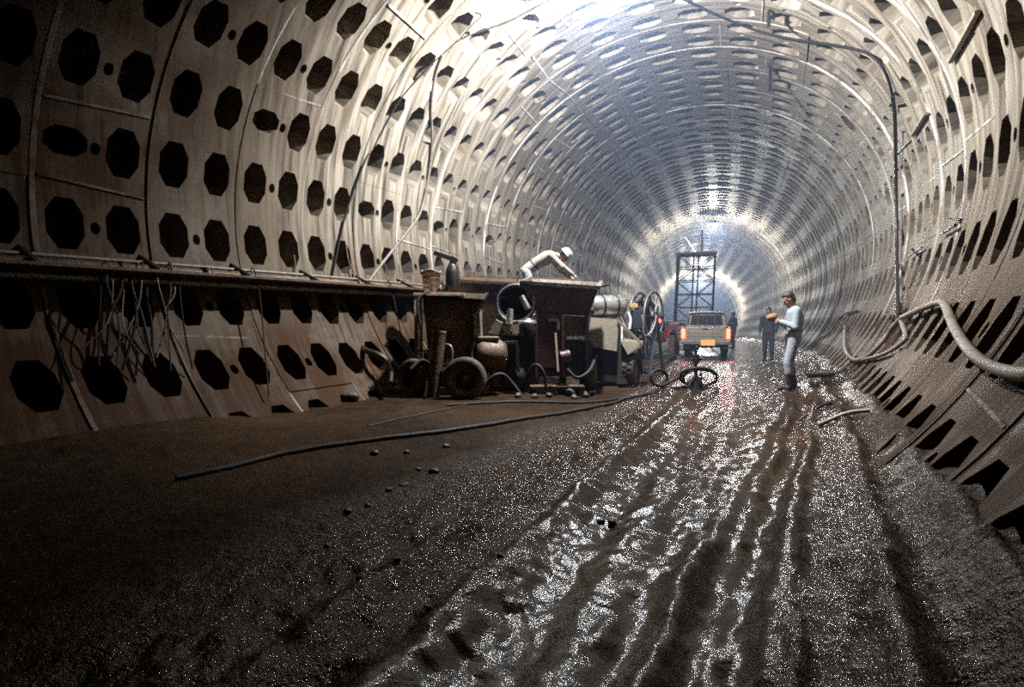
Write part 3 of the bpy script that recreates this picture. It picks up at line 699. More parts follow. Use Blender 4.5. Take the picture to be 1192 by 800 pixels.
b = MB(G); b.cyl(D(594, 360, Y - .12), D(593, 378, Y - .15), .055, .06); b.cyl(D(607, 345, Y - .12), D(615, 360, Y - .16), .05); b.build('discharge_pipe', M_SILVER, t)
for x, y in ((-.32, -.1), (.30, -.1), (-.3, .5), (.3, .5)):
    b = MB(G); b.bar(G + V3((x, y + .3, -.03)), V3((c.x + x * .8, G.y + y + .3, c.z - .22)), .06); b.build('leg', M_DARK, t)
b = MB(G); b.lathe(D(614, 392, Y - .25), (0, 0, 1), [(.001, 0), (.13, 0), (.14, .03), (.14, .22), (.10, .3), (.001, .31)], 20); b.build('air_filter', M_DARK, t)
b = MB(G); b.lathe(D(614, 377, Y - .25), (0, 0, 1), [(.15, 0), (.15, .03), (.12, .06), (.001, .075)], 20); b.build('filter_cap', M_SILVER, t)
b = MB(G); b.bar(D(588, 399, Y - .3), D(603, 398.5, Y - .3), .06, .05); b.bar(D(602, 398, Y - .3), D(603.5, 433, Y - .3), .075, .05); b.build('bracket', M_BEIGE, t)
b = MB(G); b.prism([D(568, 388, Y - .2), D(577, 372, Y - .2), D(585, 376, Y - .2), D(580, 390, Y - .2)], V3((.02, .3, 0))); b.build('chute', M_BEIGE, t)
b = MB(G); b.box(G + V3((-.02, .45, .50)), (.86, .6, .92), 0, .05); b.build('dark_gap_filler', M_DARK, t)  # dark box added to darken the bright gaps behind the machines

# ------------------------------------------------------------------ big feed hopper machine
G = at_floor(648, 458); t = thing('concrete_pump', 'large machine with wide dark hopper at the centre of the row', 'machine', G)
Y = 9.1; b = MB(G)
T = [D(607, 329, Y), D(697, 335, Y - .1), D(700, 328, Y + .9), D(617, 324, Y + .9)]; B_ = [D(624, 364, Y + .1), D(685, 368, Y + .05), D(687, 360, Y + .65), D(630, 358, Y + .65)]
b.hopper(T, B_, .03); b.build('hopper', M_RUST, t)
b = MB(G)
for k in range(4): b.bar(T[k], T[(k + 1) % 4], .055, .06)
b.build('rim', M_GREYST, t)
b = MB(G); b.bar(T[1] + V3((0, 0, .01)), D(710, 332, Y - .1), .022); b.build('rim_handle', M_DARK, t)
b = MB(G); b.prism([D(656, 367, Y), D(684, 369, Y), D(681, 391, Y), D(656, 392, Y)], V3((0, .5, 0))); b.build('front_panel', M_OCHRE, t)
b = MB(G); b.prism([D(625, 364, Y + .02), D(655, 366, Y + .02), D(654, 428, Y + .02), D(625, 428, Y + .02)], V3((0, .6, 0))); b.build('gear_case', M_RED, t)
for x in (624, 655, 683):
    b = MB(G); b.bar(D(x, 366, Y - .05), D(x + 1, 440, Y - .05), .05); b.build('upright', M_RED if x < 680 else M_DARK, t)
b = MB(G); b.bar(D(639, 372.5, Y - .1), D(650, 372.5, Y - .1), .05, .04); b.bar(D(649.5, 373, Y - .1), D(650, 384, Y - .1), .04, .04); b.build('control_lever', M_BEIGE, t)
b = MB(G); b.box(D(668, 412, Y + .35), (.55, .6, .5), 0, .05); 
for k in range(6): b.box(D(668, 412, Y + .35) + V3((-.22 + k * .088, -.31, 0)), (.03, .05, .42))
b.build('engine_block', M_DARK, t)
b = MB(G)
for x in (-.55, .55): b.bar(G + V3((x, .2, .34)), G + V3((x, 1.4, .34)), .09, .12)
for y in (.2, 1.4): b.bar(G + V3((-.6, y, .34)), G + V3((.6, y, .34)), .09, .12)
b.build('chassis', M_DARK, t)
for x, y in ((-.62, .4), (.62, .4), (-.62, 1.2), (.62, 1.2)): wheel(t, G, G + V3((x, y, .27)), V3((1 if x > 0 else -1, -.05, 0)), .29, .18, 'wheel', M_DARK, False)
b = MB(G); b.cyl(D(652, 416, Y - .12), D(663, 414, Y - .1), .10); b.cyl(D(656, 408, Y - .12), D(656, 420, Y - .12), .045); b.build('outlet_valve', M_RED, t)
b = MB(G); b.box(G + V3((0, -.02, .12)), (.9, .3, .06), 0, .01); b.build('step', M_RUST, t)

for k, (pts, r, lab) in enumerate([
    ([(560, 458, 8.5), (572, 440, 8.45), (585, 436, 8.5), (596, 446, 8.5), (606, 459, 8.45)], .03, 'black hose looped on the ground between tyre and big hopper machine'),
    ([(612, 440, 8.6), (622, 425, 8.55), (632, 432, 8.5), (636, 452, 8.5)], .025, 'black hose hanging in front of the red gear case'),
    ([(660, 430, 8.75), (672, 440, 8.7), (686, 432, 8.8), (694, 415, 9.2)], .03, 'dark hose sagging between big hopper machine and trailer'),
    ([(478, 462, 8.4), (486, 440, 8.4), (492, 428, 8.5), (497, 441, 8.4), (494, 462, 8.35)], .028, 'black hose arched over itself left of the leaning post')]):
    Q = [D(*q) for q in pts]; Q = [V3((q.x, q.y, max(q.z, ground(q.x, q.y, r * .8).z))) for q in Q]; b = MB(Q[0]); b.tube(Q, r, 8); tag(b.build('machine_hose', M_HOSE), lab, 'hose')
P = at_floor(650, 463); P = V3((P.x, 8.6, ground(P.x, 8.6).z)); b = MB(P)
b.bar(D(649.5, 433, 8.75), D(646.5, 388, 8.85), .095, .03); tag(b.build('timber_plank', M_WOOD), 'pale upright plank leaning on the big hopper machine', 'plank')
for k, (x, y, r) in enumerate([(655, 455, .07), (664, 457, .09), (673, 454, .075), (681, 458, .08), (668, 460, .05), (690, 455, .06), (640, 460, .055), (622, 462, .05), (604, 462, .06)]):
    P = at_floor(x, y + 3); b = MB(P); b.blob(P + V3((0, 0, r * .5)), r, 70 + k, 2, .4); tag(b.build('stone', M_STONE), 'small stone lying against the foot of the big hopper machine', 'stone', 'stones under the machines')

# ------------------------------------------------------------------ compressor trailer
G = at_floor(712, 449); t = thing('compressor_trailer', 'trailer with silver tank, tarpaulin cover and muddy wheel beside the track', 'trailer', G)
Y = 10.3; b = MB(G)
a_, c_ = D(688, 357, Y + .3), D(724, 356, Y + .55); axd = (c_ - a_).normalized(); Lh = (c_ - a_).length
b.lathe(a_, axd, [(.001, -.06), (.14, -.04), (.215, .03), (.22, .06), (.22, Lh - .06), (.215, Lh - .03), (.14, Lh + .04), (.001, Lh + .06)], 30); b.build('air_tank', M_SILVER, t)
for f in (.28, .72):
    b = MB(G); b.lathe(a_ + axd * (Lh * f - .02), axd, [(.222, 0), (.232, 0), (.232, .04), (.222, .04)], 30); b.build('tank_strap', M_DARK, t)
b = MB(G); b.prism([D(683, 403, Y - .1), D(718, 409, Y - .2), D(720, 372, Y - .05), D(688, 369.5, Y + .05)], V3((.25, 1.0, 0))); b.build('tarpaulin', M_CANVAS, t)
b = MB(G); b.prism([D(684, 442, Y + .02), D(722, 446, Y - .1), D(720, 400, Y - .05), D(685, 398, Y + .05)], V3((.25, 1.0, 0))); b.build('engine_body', M_DARK, t)
b = MB(G); b.prism([D(718, 447, Y - .35), D(730, 447, Y - .35), D(735, 400, Y - .25), D(720, 400, Y - .2)], V3((.25, .9, 0))); b.build('side_body', M_DARK, t)
b = MB(G); b.prism([D(722, 397, Y - .35), D(746, 400, Y - .3), D(747, 404, Y - .3), D(731, 413, Y - .4)], V3((.22, .75, .02))); b.build('mudguard', M_BEIGE, t)
wheel(t, G, D(735, 430, Y - .1), V3((.86, -.5, 0)), .30, .24, 'wheel', M_GREYST, True)
wheel(t, G, D(712, 428, Y + 1.2), V3((-.86, .5, 0)), .30, .22, 'wheel', M_GREYST, False)
b = MB(G); b.bar(D(719, 373, Y - .1), D(747, 401, Y - .3), .045); b.build('stay_bar', M_BEIGE, t)
b = MB(G); b.cyl(D(724, 378, Y + .2), D(724, 398, Y), .03); b.build('gauge_pipe', M_GREYST, t)

# ------------------------------------------------------------------ hose reel
G = at_floor(752, 436); t = thing('hose_reel', 'large upright hose reel with round flanges behind the trailer', 'reel', G)
Y = G.y + .1; c = D(752, 368, Y); ax = V3((.80, -.6, 0)).normalized(); k_ = Y / F; rr = 29 * k_
for s_, nm in ((-.17, 'flange'), (.17, 'flange')):
    b = MB(G); b.lathe(c + ax * s_, ax, [(rr * .90, 0), (rr, 0), (rr, .035), (rr * .90, .035), (rr * .90, 0)], 40)
    x, y = frame_of(ax)
    for q in range(6):
        d = x * math.cos(q * PI / 3) + y * math.sin(q * PI / 3); b.bar(c + ax * (s_ + .017) + d * .1, c + ax * (s_ + .017) + d * rr * .93, .05, .02)
    b.lathe(c + ax * s_, ax, [(.001, 0), (.14, 0), (.14, .035), (.001, .035)], 20); b.build('flange', M_GREYST, t)
b = MB(G); pts = []
x, y = frame_of(ax)
for q in range(150): a = q * 2 * PI / 24; pts.append(c + ax * (-.13 + .29 * (q % 48 if (q // 48) % 2 == 0 else 48 - q % 48) / 48) + (x * math.cos(a) + y * math.sin(a)) * (rr * (.50 + .045 * (q // 48))))
b.tube(pts, .03, 6, False); b.build('wound_hose', M_HOSE, t)
b = MB(G); b.cyl(c - ax * .28, c + ax * .28, .05); b.build('axle', M_DARK, t)
for s_ in (-.26, .26):
    b = MB(G); q = c + ax * s_; e = frame_of(ax)[0]; e = V3((ax.y, -ax.x, 0)).normalized()
    b.bar(q, V3((q.x, q.y, G.z - .03)) + e * .42, .06); b.bar(q, V3((q.x, q.y, G.z - .03)) - e * .42, .06); b.bar(V3((q.x, q.y, G.z + .12)) + e * .38, V3((q.x, q.y, G.z + .12)) - e * .38, .05); b.build('stand', M_BLUE, t)
b = MB(G); b.box(D(737, 356, Y - .35), (.17, .14, .10), .2, .015); b.build('motor_box', M_YEL, t)
b = MB(G); b.box(D(741, 372, Y - .3), (.22, .2, .42), .2, .03); b.cyl(D(741, 352, Y - .3), D(747, 345, Y - .3), .075); b.build('drive_motor', M_BLUE, t)
b = MB(G); b.tube([D(746, 362, Y - .35), D(749, 376, Y - .4), D(750, 390, Y - .4), D(757, 388, Y - .4), D(762, 378, Y - .3), D(764, 368, Y - .2)], .022, 8); b.build('loose_hose', M_GREYST, t)
b = MB(G); b.tube([D(731, 363, Y - .4), D(734, 372, Y - .4), D(733, 383, Y - .4)], .03, 8); b.build('pale_pipe', M_WHITE, t)

# ------------------------------------------------------------------ tractor left of the pickup
G = at_floor(765, 419); t = thing('tractor', 'small dark tractor with red rear lamp left of the pickup', 'tractor', G)
yw = math.radians(-22); MX = Matrix.Translation(G) @ Matrix.Rotation(yw, 4, 'Z'); L = lambda x, y, z: MX @ V3((x, y, z))
b = MB(G); b.box(L(-.05, 1.3, .95), (.62, 1.9, .55), yw, .06); b.build('bonnet', M_RED, t)
b = MB(G); b.box(L(-.05, .25, .72), (.55, .9, .35), yw, .04); b.build('gear_housing', M_DARK, t)
b = MB(G); b.box(L(-.05, .15, 1.05), (.46, .42, .09), yw, .03); b.box(L(-.05, -.03, 1.25), (.46, .08, .36), yw, .03); b.build('seat', M_DARK, t)
b = MB(G); b.cyl(L(-.05, .75, 1.1), L(-.05, .62, 1.38), .02); b.lathe(L(-.05, .61, 1.40), MX.to_3x3() @ V3((0, -.4, 1)), [(.15, 0), (.18, .01), (.18, .03), (.15, .03), (.15, 0)], 20); b.build('steering_wheel', M_DARK, t)
b = MB(G); b.cyl(L(-.2, 1.6, 1.2), L(-.2, 1.6, 1.75), .035); b.build('exhaust', M_DARK, t)
for x in (-.55, .45): wheel(t, G, L(x, .2, .43), MX.to_3x3() @ V3((1 if x > 0 else -1, 0, 0)), .45, .22, 'rear_wheel', M_RED)
for x in (-.5, .40): wheel(t, G, L(x, 1.95, .32), MX.to_3x3() @ V3((1 if x > 0 else -1, 0, 0)), .33, .18, 'front_wheel', M_RED)
for x in (-.60, .50):
    b = MB(G); b.prism([L(x - .16, -.35, .95), L(x - .16, -.2, 1.12), L(x - .16, .2, 1.2), L(x - .16, .6, 1.1), L(x - .16, .6, 1.06), L(x - .16, .2, 1.15), L(x - .16, -.17, 1.07)], L(x + .16, 0, 0) - L(x - .16, 0, 0)); b.build('mudguard', M_RED, t)
b = MB(G); b.lathe(L(.05, -.12, 1.22), MX.to_3x3() @ V3((0, -1, 0)), [(.001, .05), (.05, .04), (.07, 0), (.001, -.01)], 16); b.build('rear_lamp', M_REDLAMP, t)

# ------------------------------------------------------------------ pickup truck
M_PAINT = mat('dull_beige_paint', (.33, .29, .23), .35, .1, (.13, .10, .07), .3, 3, .05)
M_GLASS = mat('dark_window_glass', (.03, .035, .04), .08, 0, None, 0, 4, 0)
M_PLATE = mat('lamplit_number_plate', (.75, .42, .16), .5, 0, (.5, .25, .1), .3, 14, 0, (1, .42, .12), .5)  # emission stands in for the plate lamp's light on the plate
M_HEAD = mat('lit_headlamp', (.9, .9, .85), .3, 0, None, 0, 5, 0, (1, .95, .85), 30)
ga, gb = at_floor(797, 416), at_floor(844, 415); G = (ga + gb) / 2; G.z = (ga.z + gb.z) / 2
yw = math.radians(-20.5); MX = Matrix.Translation(G) @ Matrix.Rotation(yw, 4, 'Z'); R3 = MX.to_3x3(); L = lambda x, y, z: MX @ V3((x, y, z))
t = thing('pickup_truck', 'beige pickup truck seen from behind with red tail lights lit', 'truck', G)
def LB(name, m, *boxes, par=None, bev=.02):
    b = MB(G)
    for c, d in boxes: b.box(L(*c), d, yw, bev if min(d) > bev * 2.2 else 0)
    return b.build(name, m, par or t)
hw = .80
bed = LB('bed', M_PAINT, ((-hw + .03, 1.15, .80), (.07, 2.05, .46)), ((hw - .03, 1.15, .80), (.07, 2.05, .46)), ((0, 1.15, .60), (1.56, 2.05, .06)), ((0, 2.14, .80), (1.56, .06, .46)))
tg = LB('tailgate', M_PAINT, ((0, .12, .80), (1.34, .06, .45)))
b = MB(G); b.box(L(0, .085, .80), (1.14, .03, .20), yw, .01); b.build('pressed_panel', M_PAINT, tg)
b = MB(G); b.box(L(0, .08, .97), (.2, .03, .045), yw, .008); b.build('tailgate_handle', M_DARK, tg)
LB('bumper', M_GREYST, ((0, 0, .50), (1.62, .14, .14)))
b = MB(G); b.prism([L(-.79, 2.18, .58), L(.79, 2.18, .58), L(.79, 2.18, 1.0), L(.62, 2.24, 1.55), L(-.62, 2.24, 1.55), L(-.79, 2.18, 1.0)], R3 @ V3((0, 1.25, 0))); cab = b.build('cab', M_PAINT, t)
b = MB(G); b.prism([L(-.60, 2.165, 1.04), L(.60, 2.165, 1.04), L(.53, 2.205, 1.47), L(-.53, 2.205, 1.47)], R3 @ V3((0, .04, 0))); b.build('rear_window', M_GLASS, cab)
b = MB(G); b.prism([L(-.80, 3.40, .55), L(.80, 3.40, .55), L(.80, 3.40, .98), L(-.80, 3.40, .98)], R3 @ V3((0, 1.15, -.04))); b.build('bonnet', M_PAINT, t)
b = MB(G); b.prism([L(-.78, 3.42, 1.0), L(.78, 3.42, 1.0), L(.62, 3.0, 1.54), L(-.62, 3.0, 1.54)], R3 @ V3((0, .03, .02))); b.build('windscreen', M_GLASS, cab)
LB('chassis', M_DARK, ((-.35, 2.2, .42), (.12, 4.2, .14)), ((.35, 2.2, .42), (.12, 4.2, .14)), ((0, .9, .34), (1.3, .10, .10)), bev=.01)
b = MB(G)
rack = [L(-.72, 2.05, 1.02), L(-.66, 2.05, 1.42), L(-.56, 2.05, 1.58), L(.56, 2.05, 1.58), L(.66, 2.05, 1.42), L(.72, 2.05, 1.02)]
b.tube(rack, .032, 8, True, 6)
b.bar(L(-.72, 2.05, 1.05), L(.72, 2.05, 1.05), .05)
for x in (-.30, .0, .30): b.bar(L(x, 2.05, 1.05), L(x, 2.05, 1.58), .035)
b.build('headache_rack', M_SILVER, t)
for x in (-hw + .06, hw - .06):
    b = MB(G); b.box(L(x, .10, .80), (.12, .06, .34), yw, .015); b.build('tail_light', M_REDLAMP, t)
b = MB(G); b.box(L(.08, -.09, .50), (.46, .02, .20), yw, 0); b.build('number_plate', M_PLATE, t)
for x in (-.62, .62): 
    wheel(t, G, L(x, .95, .31), R3 @ V3((1 if x > 0 else -1, 0, 0)), .335, .22, 'rear_wheel', M_GREYST, False)
    wheel(t, G, L(x, 3.75, .31), R3 @ V3((1 if x > 0 else -1, 0, 0)), .335, .22, 'front_wheel', M_GREYST, False)
    b = MB(G); b.box(L(x * 1.02, 4.56, .76), (.2, .06, .16), yw, .02); b.build('headlight', M_HEAD, t)
    b = MB(G); b.box(L(x * 1.5, 3.2, 1.12), (.17, .05, .13), yw, .015); b.bar(L(x * 1.25, 3.2, 1.05), L(x * 1.45, 3.2, 1.08), .025); b.build('door_mirror', M_DARK, t)
    b = MB(G); b.box(L(x * 1.05, .6, .30), (.22, .03, .30), yw, 0); b.build('mudflap', M_RUBBER, t)
TRUCK = (G, R3, L)

# ------------------------------------------------------------------ lattice tower
G0 = D(806, 374, 27.5); G = ground(G0.x, G0.y, 0); t = thing('scaffold_tower', 'tall steel lattice tower standing behind the pickup', 'tower', G)
yw = math.radians(-20); lean = .035; hgt = D(806, 297, 27.5).z - G.z
MX = Matrix.Translation(G) @ Matrix.Rotation(yw, 4, 'Z'); L = lambda x, y, z: MX @ V3((x + lean * z, y, z))
w2 = .90
for x in (-w2, w2):
    for y in (-.6, .6):
        b = MB(G); b.bar(L(x, y, -.05), L(x * .97, y, hgt), .075); b.build('corner_leg', M_DARK, t)
for x in (-.10, .12):
    b = MB(G); b.bar(L(x, -.6, -.05), L(x, -.6, hgt), .06); b.build('centre_post', M_DARK, t)
nb = 7
for y in (-.6, .6):
    b = MB(G)
    for k in range(nb + 1):
        z = hgt * k / nb; b.bar(L(-w2, y, z), L(w2, y, z), .05 if k < nb else .09)
        if k < nb:
            z2 = hgt * (k + 1) / nb; f = 1 if k % 2 else -1
            b.bar(L(-w2, y, z if f > 0 else z2), L(-.1, y, z2 if f > 0 else z), .04); b.bar(L(.12, y, z if f < 0 else z2), L(w2, y, z2 if f < 0 else z), .04)
    b.build('lattice_side', M_DARK, t)
for x in (-w2, w2):
    b = MB(G)
    for k in range(nb + 1):
        z = hgt * k / nb; b.bar(L(x, -.6, z), L(x, .6, z), .045)
        if k < nb: b.bar(L(x, -.6, z), L(x, .6, hgt * (k + 1) / nb), .035)
    b.build('lattice_side', M_DARK, t)
b = MB(G); b.box(L(0, 0, hgt + .04), (1.9, 1.3, .05), yw); b.build('deck', M_WOOD, t)
b = MB(G); b.bar(L(-.6, 0, hgt + .9), L(-.05, 0, hgt + .1), .06); b.bar(L(.25, 0, hgt + .05), L(.2, 0, hgt + 1.2), .07); b.build('drill_arm', M_SILVER, t)

# ------------------------------------------------------------------ work bench behind the mixer with bucket, jug and cylinder
Yb = 9.75; zt = D(505, 341.5, Yb).z; c = D(513, 342, Yb); gz = ground(c.x, Yb).z; G = V3((c.x, Yb, gz))
t = thing('timber_bench', 'high timber bench behind the nearest hopper, holding a bucket', 'bench', G)
b = MB(G); b.box((c.x, Yb + .05, zt - .03), (.9, .55, .05), 0, .006); b.build('bench_top', M_WOOD, t)
for x in (-.4, .4):
    for y in (-.18, .28):
        b = MB(G); b.bar((c.x + x, Yb + y, gz - .05), (c.x + x, Yb + y, zt - .05), .07); b.build('leg', M_WOOD, t)
b = MB(G); b.bar((c.x - .4, Yb - .18, gz + .7), (c.x + .4, Yb - .18, gz + .7), .06, .03); b.build('rail', M_WOOD, t)
q = D(502, 341.5, Yb); q.z = zt
t = thing('bucket', 'tan plastic bucket on the bench beside the left wall pipe', 'bucket', q)
b = MB(q); b.lathe(q, (0, 0, 1), [(.001, .0), (.135, 0), (.165, .36), (.175, .36), (.175, .39), (.155, .39), (.125, .02), (.001, .02)], 26); b.build('pail', M_TAN, t)
b = MB(q)
for z, r in ((.08, .147), (.17, .155), (.26, .163)): b.lathe(q + V3((0, 0, z)), (0, 0, 1), [(r - .01, 0), (r, 0), (r, .012), (r - .01, .012)], 26)
b.build('hoop', M_RUST, t)
b = MB(q); b.tube([q + V3((math.cos(a) * .17, math.sin(a) * .17, .385 + .02 * math.sin(3 * a))) for a in np.linspace(0, 2 * PI, 20)], .024, 8); b.build('rag_rim', M_CANVAS, t)
q = D(514.5, 341.5, Yb); q.z = zt
t = thing('plastic_jug', 'small white plastic jug between the tan bucket and the dark cylinder', 'jug', q)
b = MB(q); b.lathe(q, (0, 0, 1), [(.001, 0), (.058, 0), (.062, .02), (.062, .13), (.03, .18), (.022, .19), (.022, .21), (.001, .21)], 20); b.build('bottle', M_WHITE, t)
b = MB(q); b.tube([q + V3((-.05, 0, .14)), q + V3((-.075, 0, .17)), q + V3((-.03, 0, .195))], .009, 6); b.build('handle', M_WHITE, t)
q = D(526.5, 341.5, Yb); q.z = zt
t = thing('gas_cylinder', 'dark upright cylinder with slanting bar on top, behind the hoppers', 'cylinder', q)
b = MB(q); b.lathe(q, (0, 0, 1), [(.001, 0), (.11, 0), (.122, .02), (.122, .36), (.105, .45), (.06, .53), (.045, .56), (.045, .60), (.001, .60)], 24); b.build('body', M_DARK, t)
b = MB(q); e = q + V3((0, 0, .62)); b.bar(e + V3((.07, 0, -.03)), D(505.5, 294.5, Yb), .10, .075); b.bar(e + V3((.08, 0, -.06)), e + V3((-.02, 0, .01)), .12, .10); b.build('slanting_bar', M_DARK, t)
b = MB(q); b.tube([q + V3((.10, -.05, .5)), q + V3((.14, -.06, .35)), q + V3((.13, -.06, .15))], .012, 6); b.build('strap', M_RUST, t)
# ------------------------------------------------------------------ people
M_SKIN = mat('skin', (.30, .17, .11), .5, 0, None, 0, 8, .05)
M_HAIR = mat('black_hair', (.018, .014, .012), .5, 0, None, 0, 30, .3)
M_SHIRT = mat('pale_blue_shirt', (.30, .34, .37), .85, 0, (.24, .22, .19), .3, 5, .3)
M_TROUS = mat('light_trousers', (.30, .32, .36), .85, 0, (.20, .16, .13), .35, 5, .3)
M_BOOT = mat('dark_rubber_boots', (.025, .02, .018), .35, 0, (.10, .07, .05), .3, 6, .1)
M_NAVY = mat('dark_work_clothes', (.035, .04, .055), .85, 0, (.05, .04, .035), .3, 5, .3)
M_OFFW = mat('off_white_shirt', (.24, .22, .18), .85, 0, (.38, .33, .26), .3, 5, .3)
M_BREAD = mat('brown_paper_bundle', (.24, .13, .065), .7, 0, (.22, .11, .05), .4, 8, .4)
M_HELM = mat('white_helmet', (.5, .48, .44), .3, 0, None, 0, 5, 0)
M_BELT = mat('dark_belt', (.05, .04, .035), .5, 0, None, 0, 5, 0)

class Body:
    def __init__(s, fn): s.fn = fn; s.b = MB((0, 0, 0))
    def cap(s, p, q, r1, r2=None):
        p, q = s.fn(p), s.fn(q); r2 = r1 if r2 is None else r2
        s.b.cyl(p, q, r1, r2, 14); s.b.blob(p, r1, 0, 2, 0); s.b.blob(q, r2, 0, 2, 0); return s
    def ball(s, c, rx, ry, rz, pitch=0.0, off=None):
        bm = bmesh.new(); bmesh.ops.create_icosphere(bm, subdivisions=3, radius=1)
        M = Matrix.Rotation(pitch, 3, 'Y'); bm.verts.index_update()
        V = [s.fn(V3(c) + M @ (V3((v.co.x * rx, v.co.y * ry, v.co.z * rz)) + V3(off or (0, 0, 0)))) for v in bm.verts]
        s.b.add(V, [[v.index for v in f.verts] for f in bm.faces], True); bm.free(); return s
    def loft(s, rings, n=20):
        """rings of (centre, half depth, half width, tilt about y)"""
        V = []; Fs = []
        for c, rx, ry, tilt in rings:
            M = Matrix.Rotation(tilt, 3, 'Y')
            for k in range(n):
                a = 2 * PI * k / n; V.append(s.fn(V3(c) + M @ V3((math.cos(a) * rx, math.sin(a) * ry, 0))))
        m = len(rings)
        for i in range(m - 1): Fs += [(i * n + k, i * n + (k + 1) % n, (i + 1) * n + (k + 1) % n, (i + 1) * n + k) for k in range(n)]
        s.b.add(V, Fs + [tuple(range(n - 1, -1, -1)), tuple(range((m - 1) * n, m * n))], True); return s
    def hand(s, w, d, nrm, thumb, curl):
        w, d, nrm = V3(w), V3(d).normalized(), V3(nrm).normalized(); l = nrm.cross(d).normalized() * thumb
        s.cap(w, w + d * .05, .022, .026)
        for k, o in enumerate((.030, .010, -.010, -.029)):
            p = w + d * .04 + l * o * .7; q = w + d * .088 + l * o; s.cap(p, q, .013, .0115)
            a = curl * .55; L_ = (.040, .044, .041, .032)[k]
            for seg, r in ((1, .0098), (.68, .009), (.52, .0078)):
                dd = (d * math.cos(a) + nrm * math.sin(a)); q2 = q + dd * L_ * seg; s.cap(q, q2, r, r * .93); q = q2; a += curl * .75
        p = w + d * .025 + l * .022; q = p + (d * .5 + l * .8 + nrm * .3).normalized() * .04; s.cap(p, q, .014, .0115)
        q2 = q + (d * .8 + l * .15 + nrm * .5).normalized() * .034; s.cap(q, q2, .0105, .009); return s
    def done(s, name, m, parent, org, voxel=.011, it=5):
        ob = s.b.build(name, m, None, org)
        md = ob.modifiers.new('r', 'REMESH'); md.mode = 'VOXEL'; md.voxel_size = voxel; md.use_smooth_shade = True
        sm = ob.modifiers.new('s', 'SMOOTH'); sm.iterations = it; sm.factor = .5
        dg = bpy.context.evaluated_depsgraph_get(); me = bpy.data.meshes.new_from_object(ob.evaluated_get(dg))
        ob.modifiers.clear(); ob.data = me; me.name = name
        if not me.materials: me.materials.append(m)
        me.polygons.foreach_set('use_smooth', [True] * len(me.polygons))
        ob.parent = parent; ob.location = (0, 0, 0); return ob

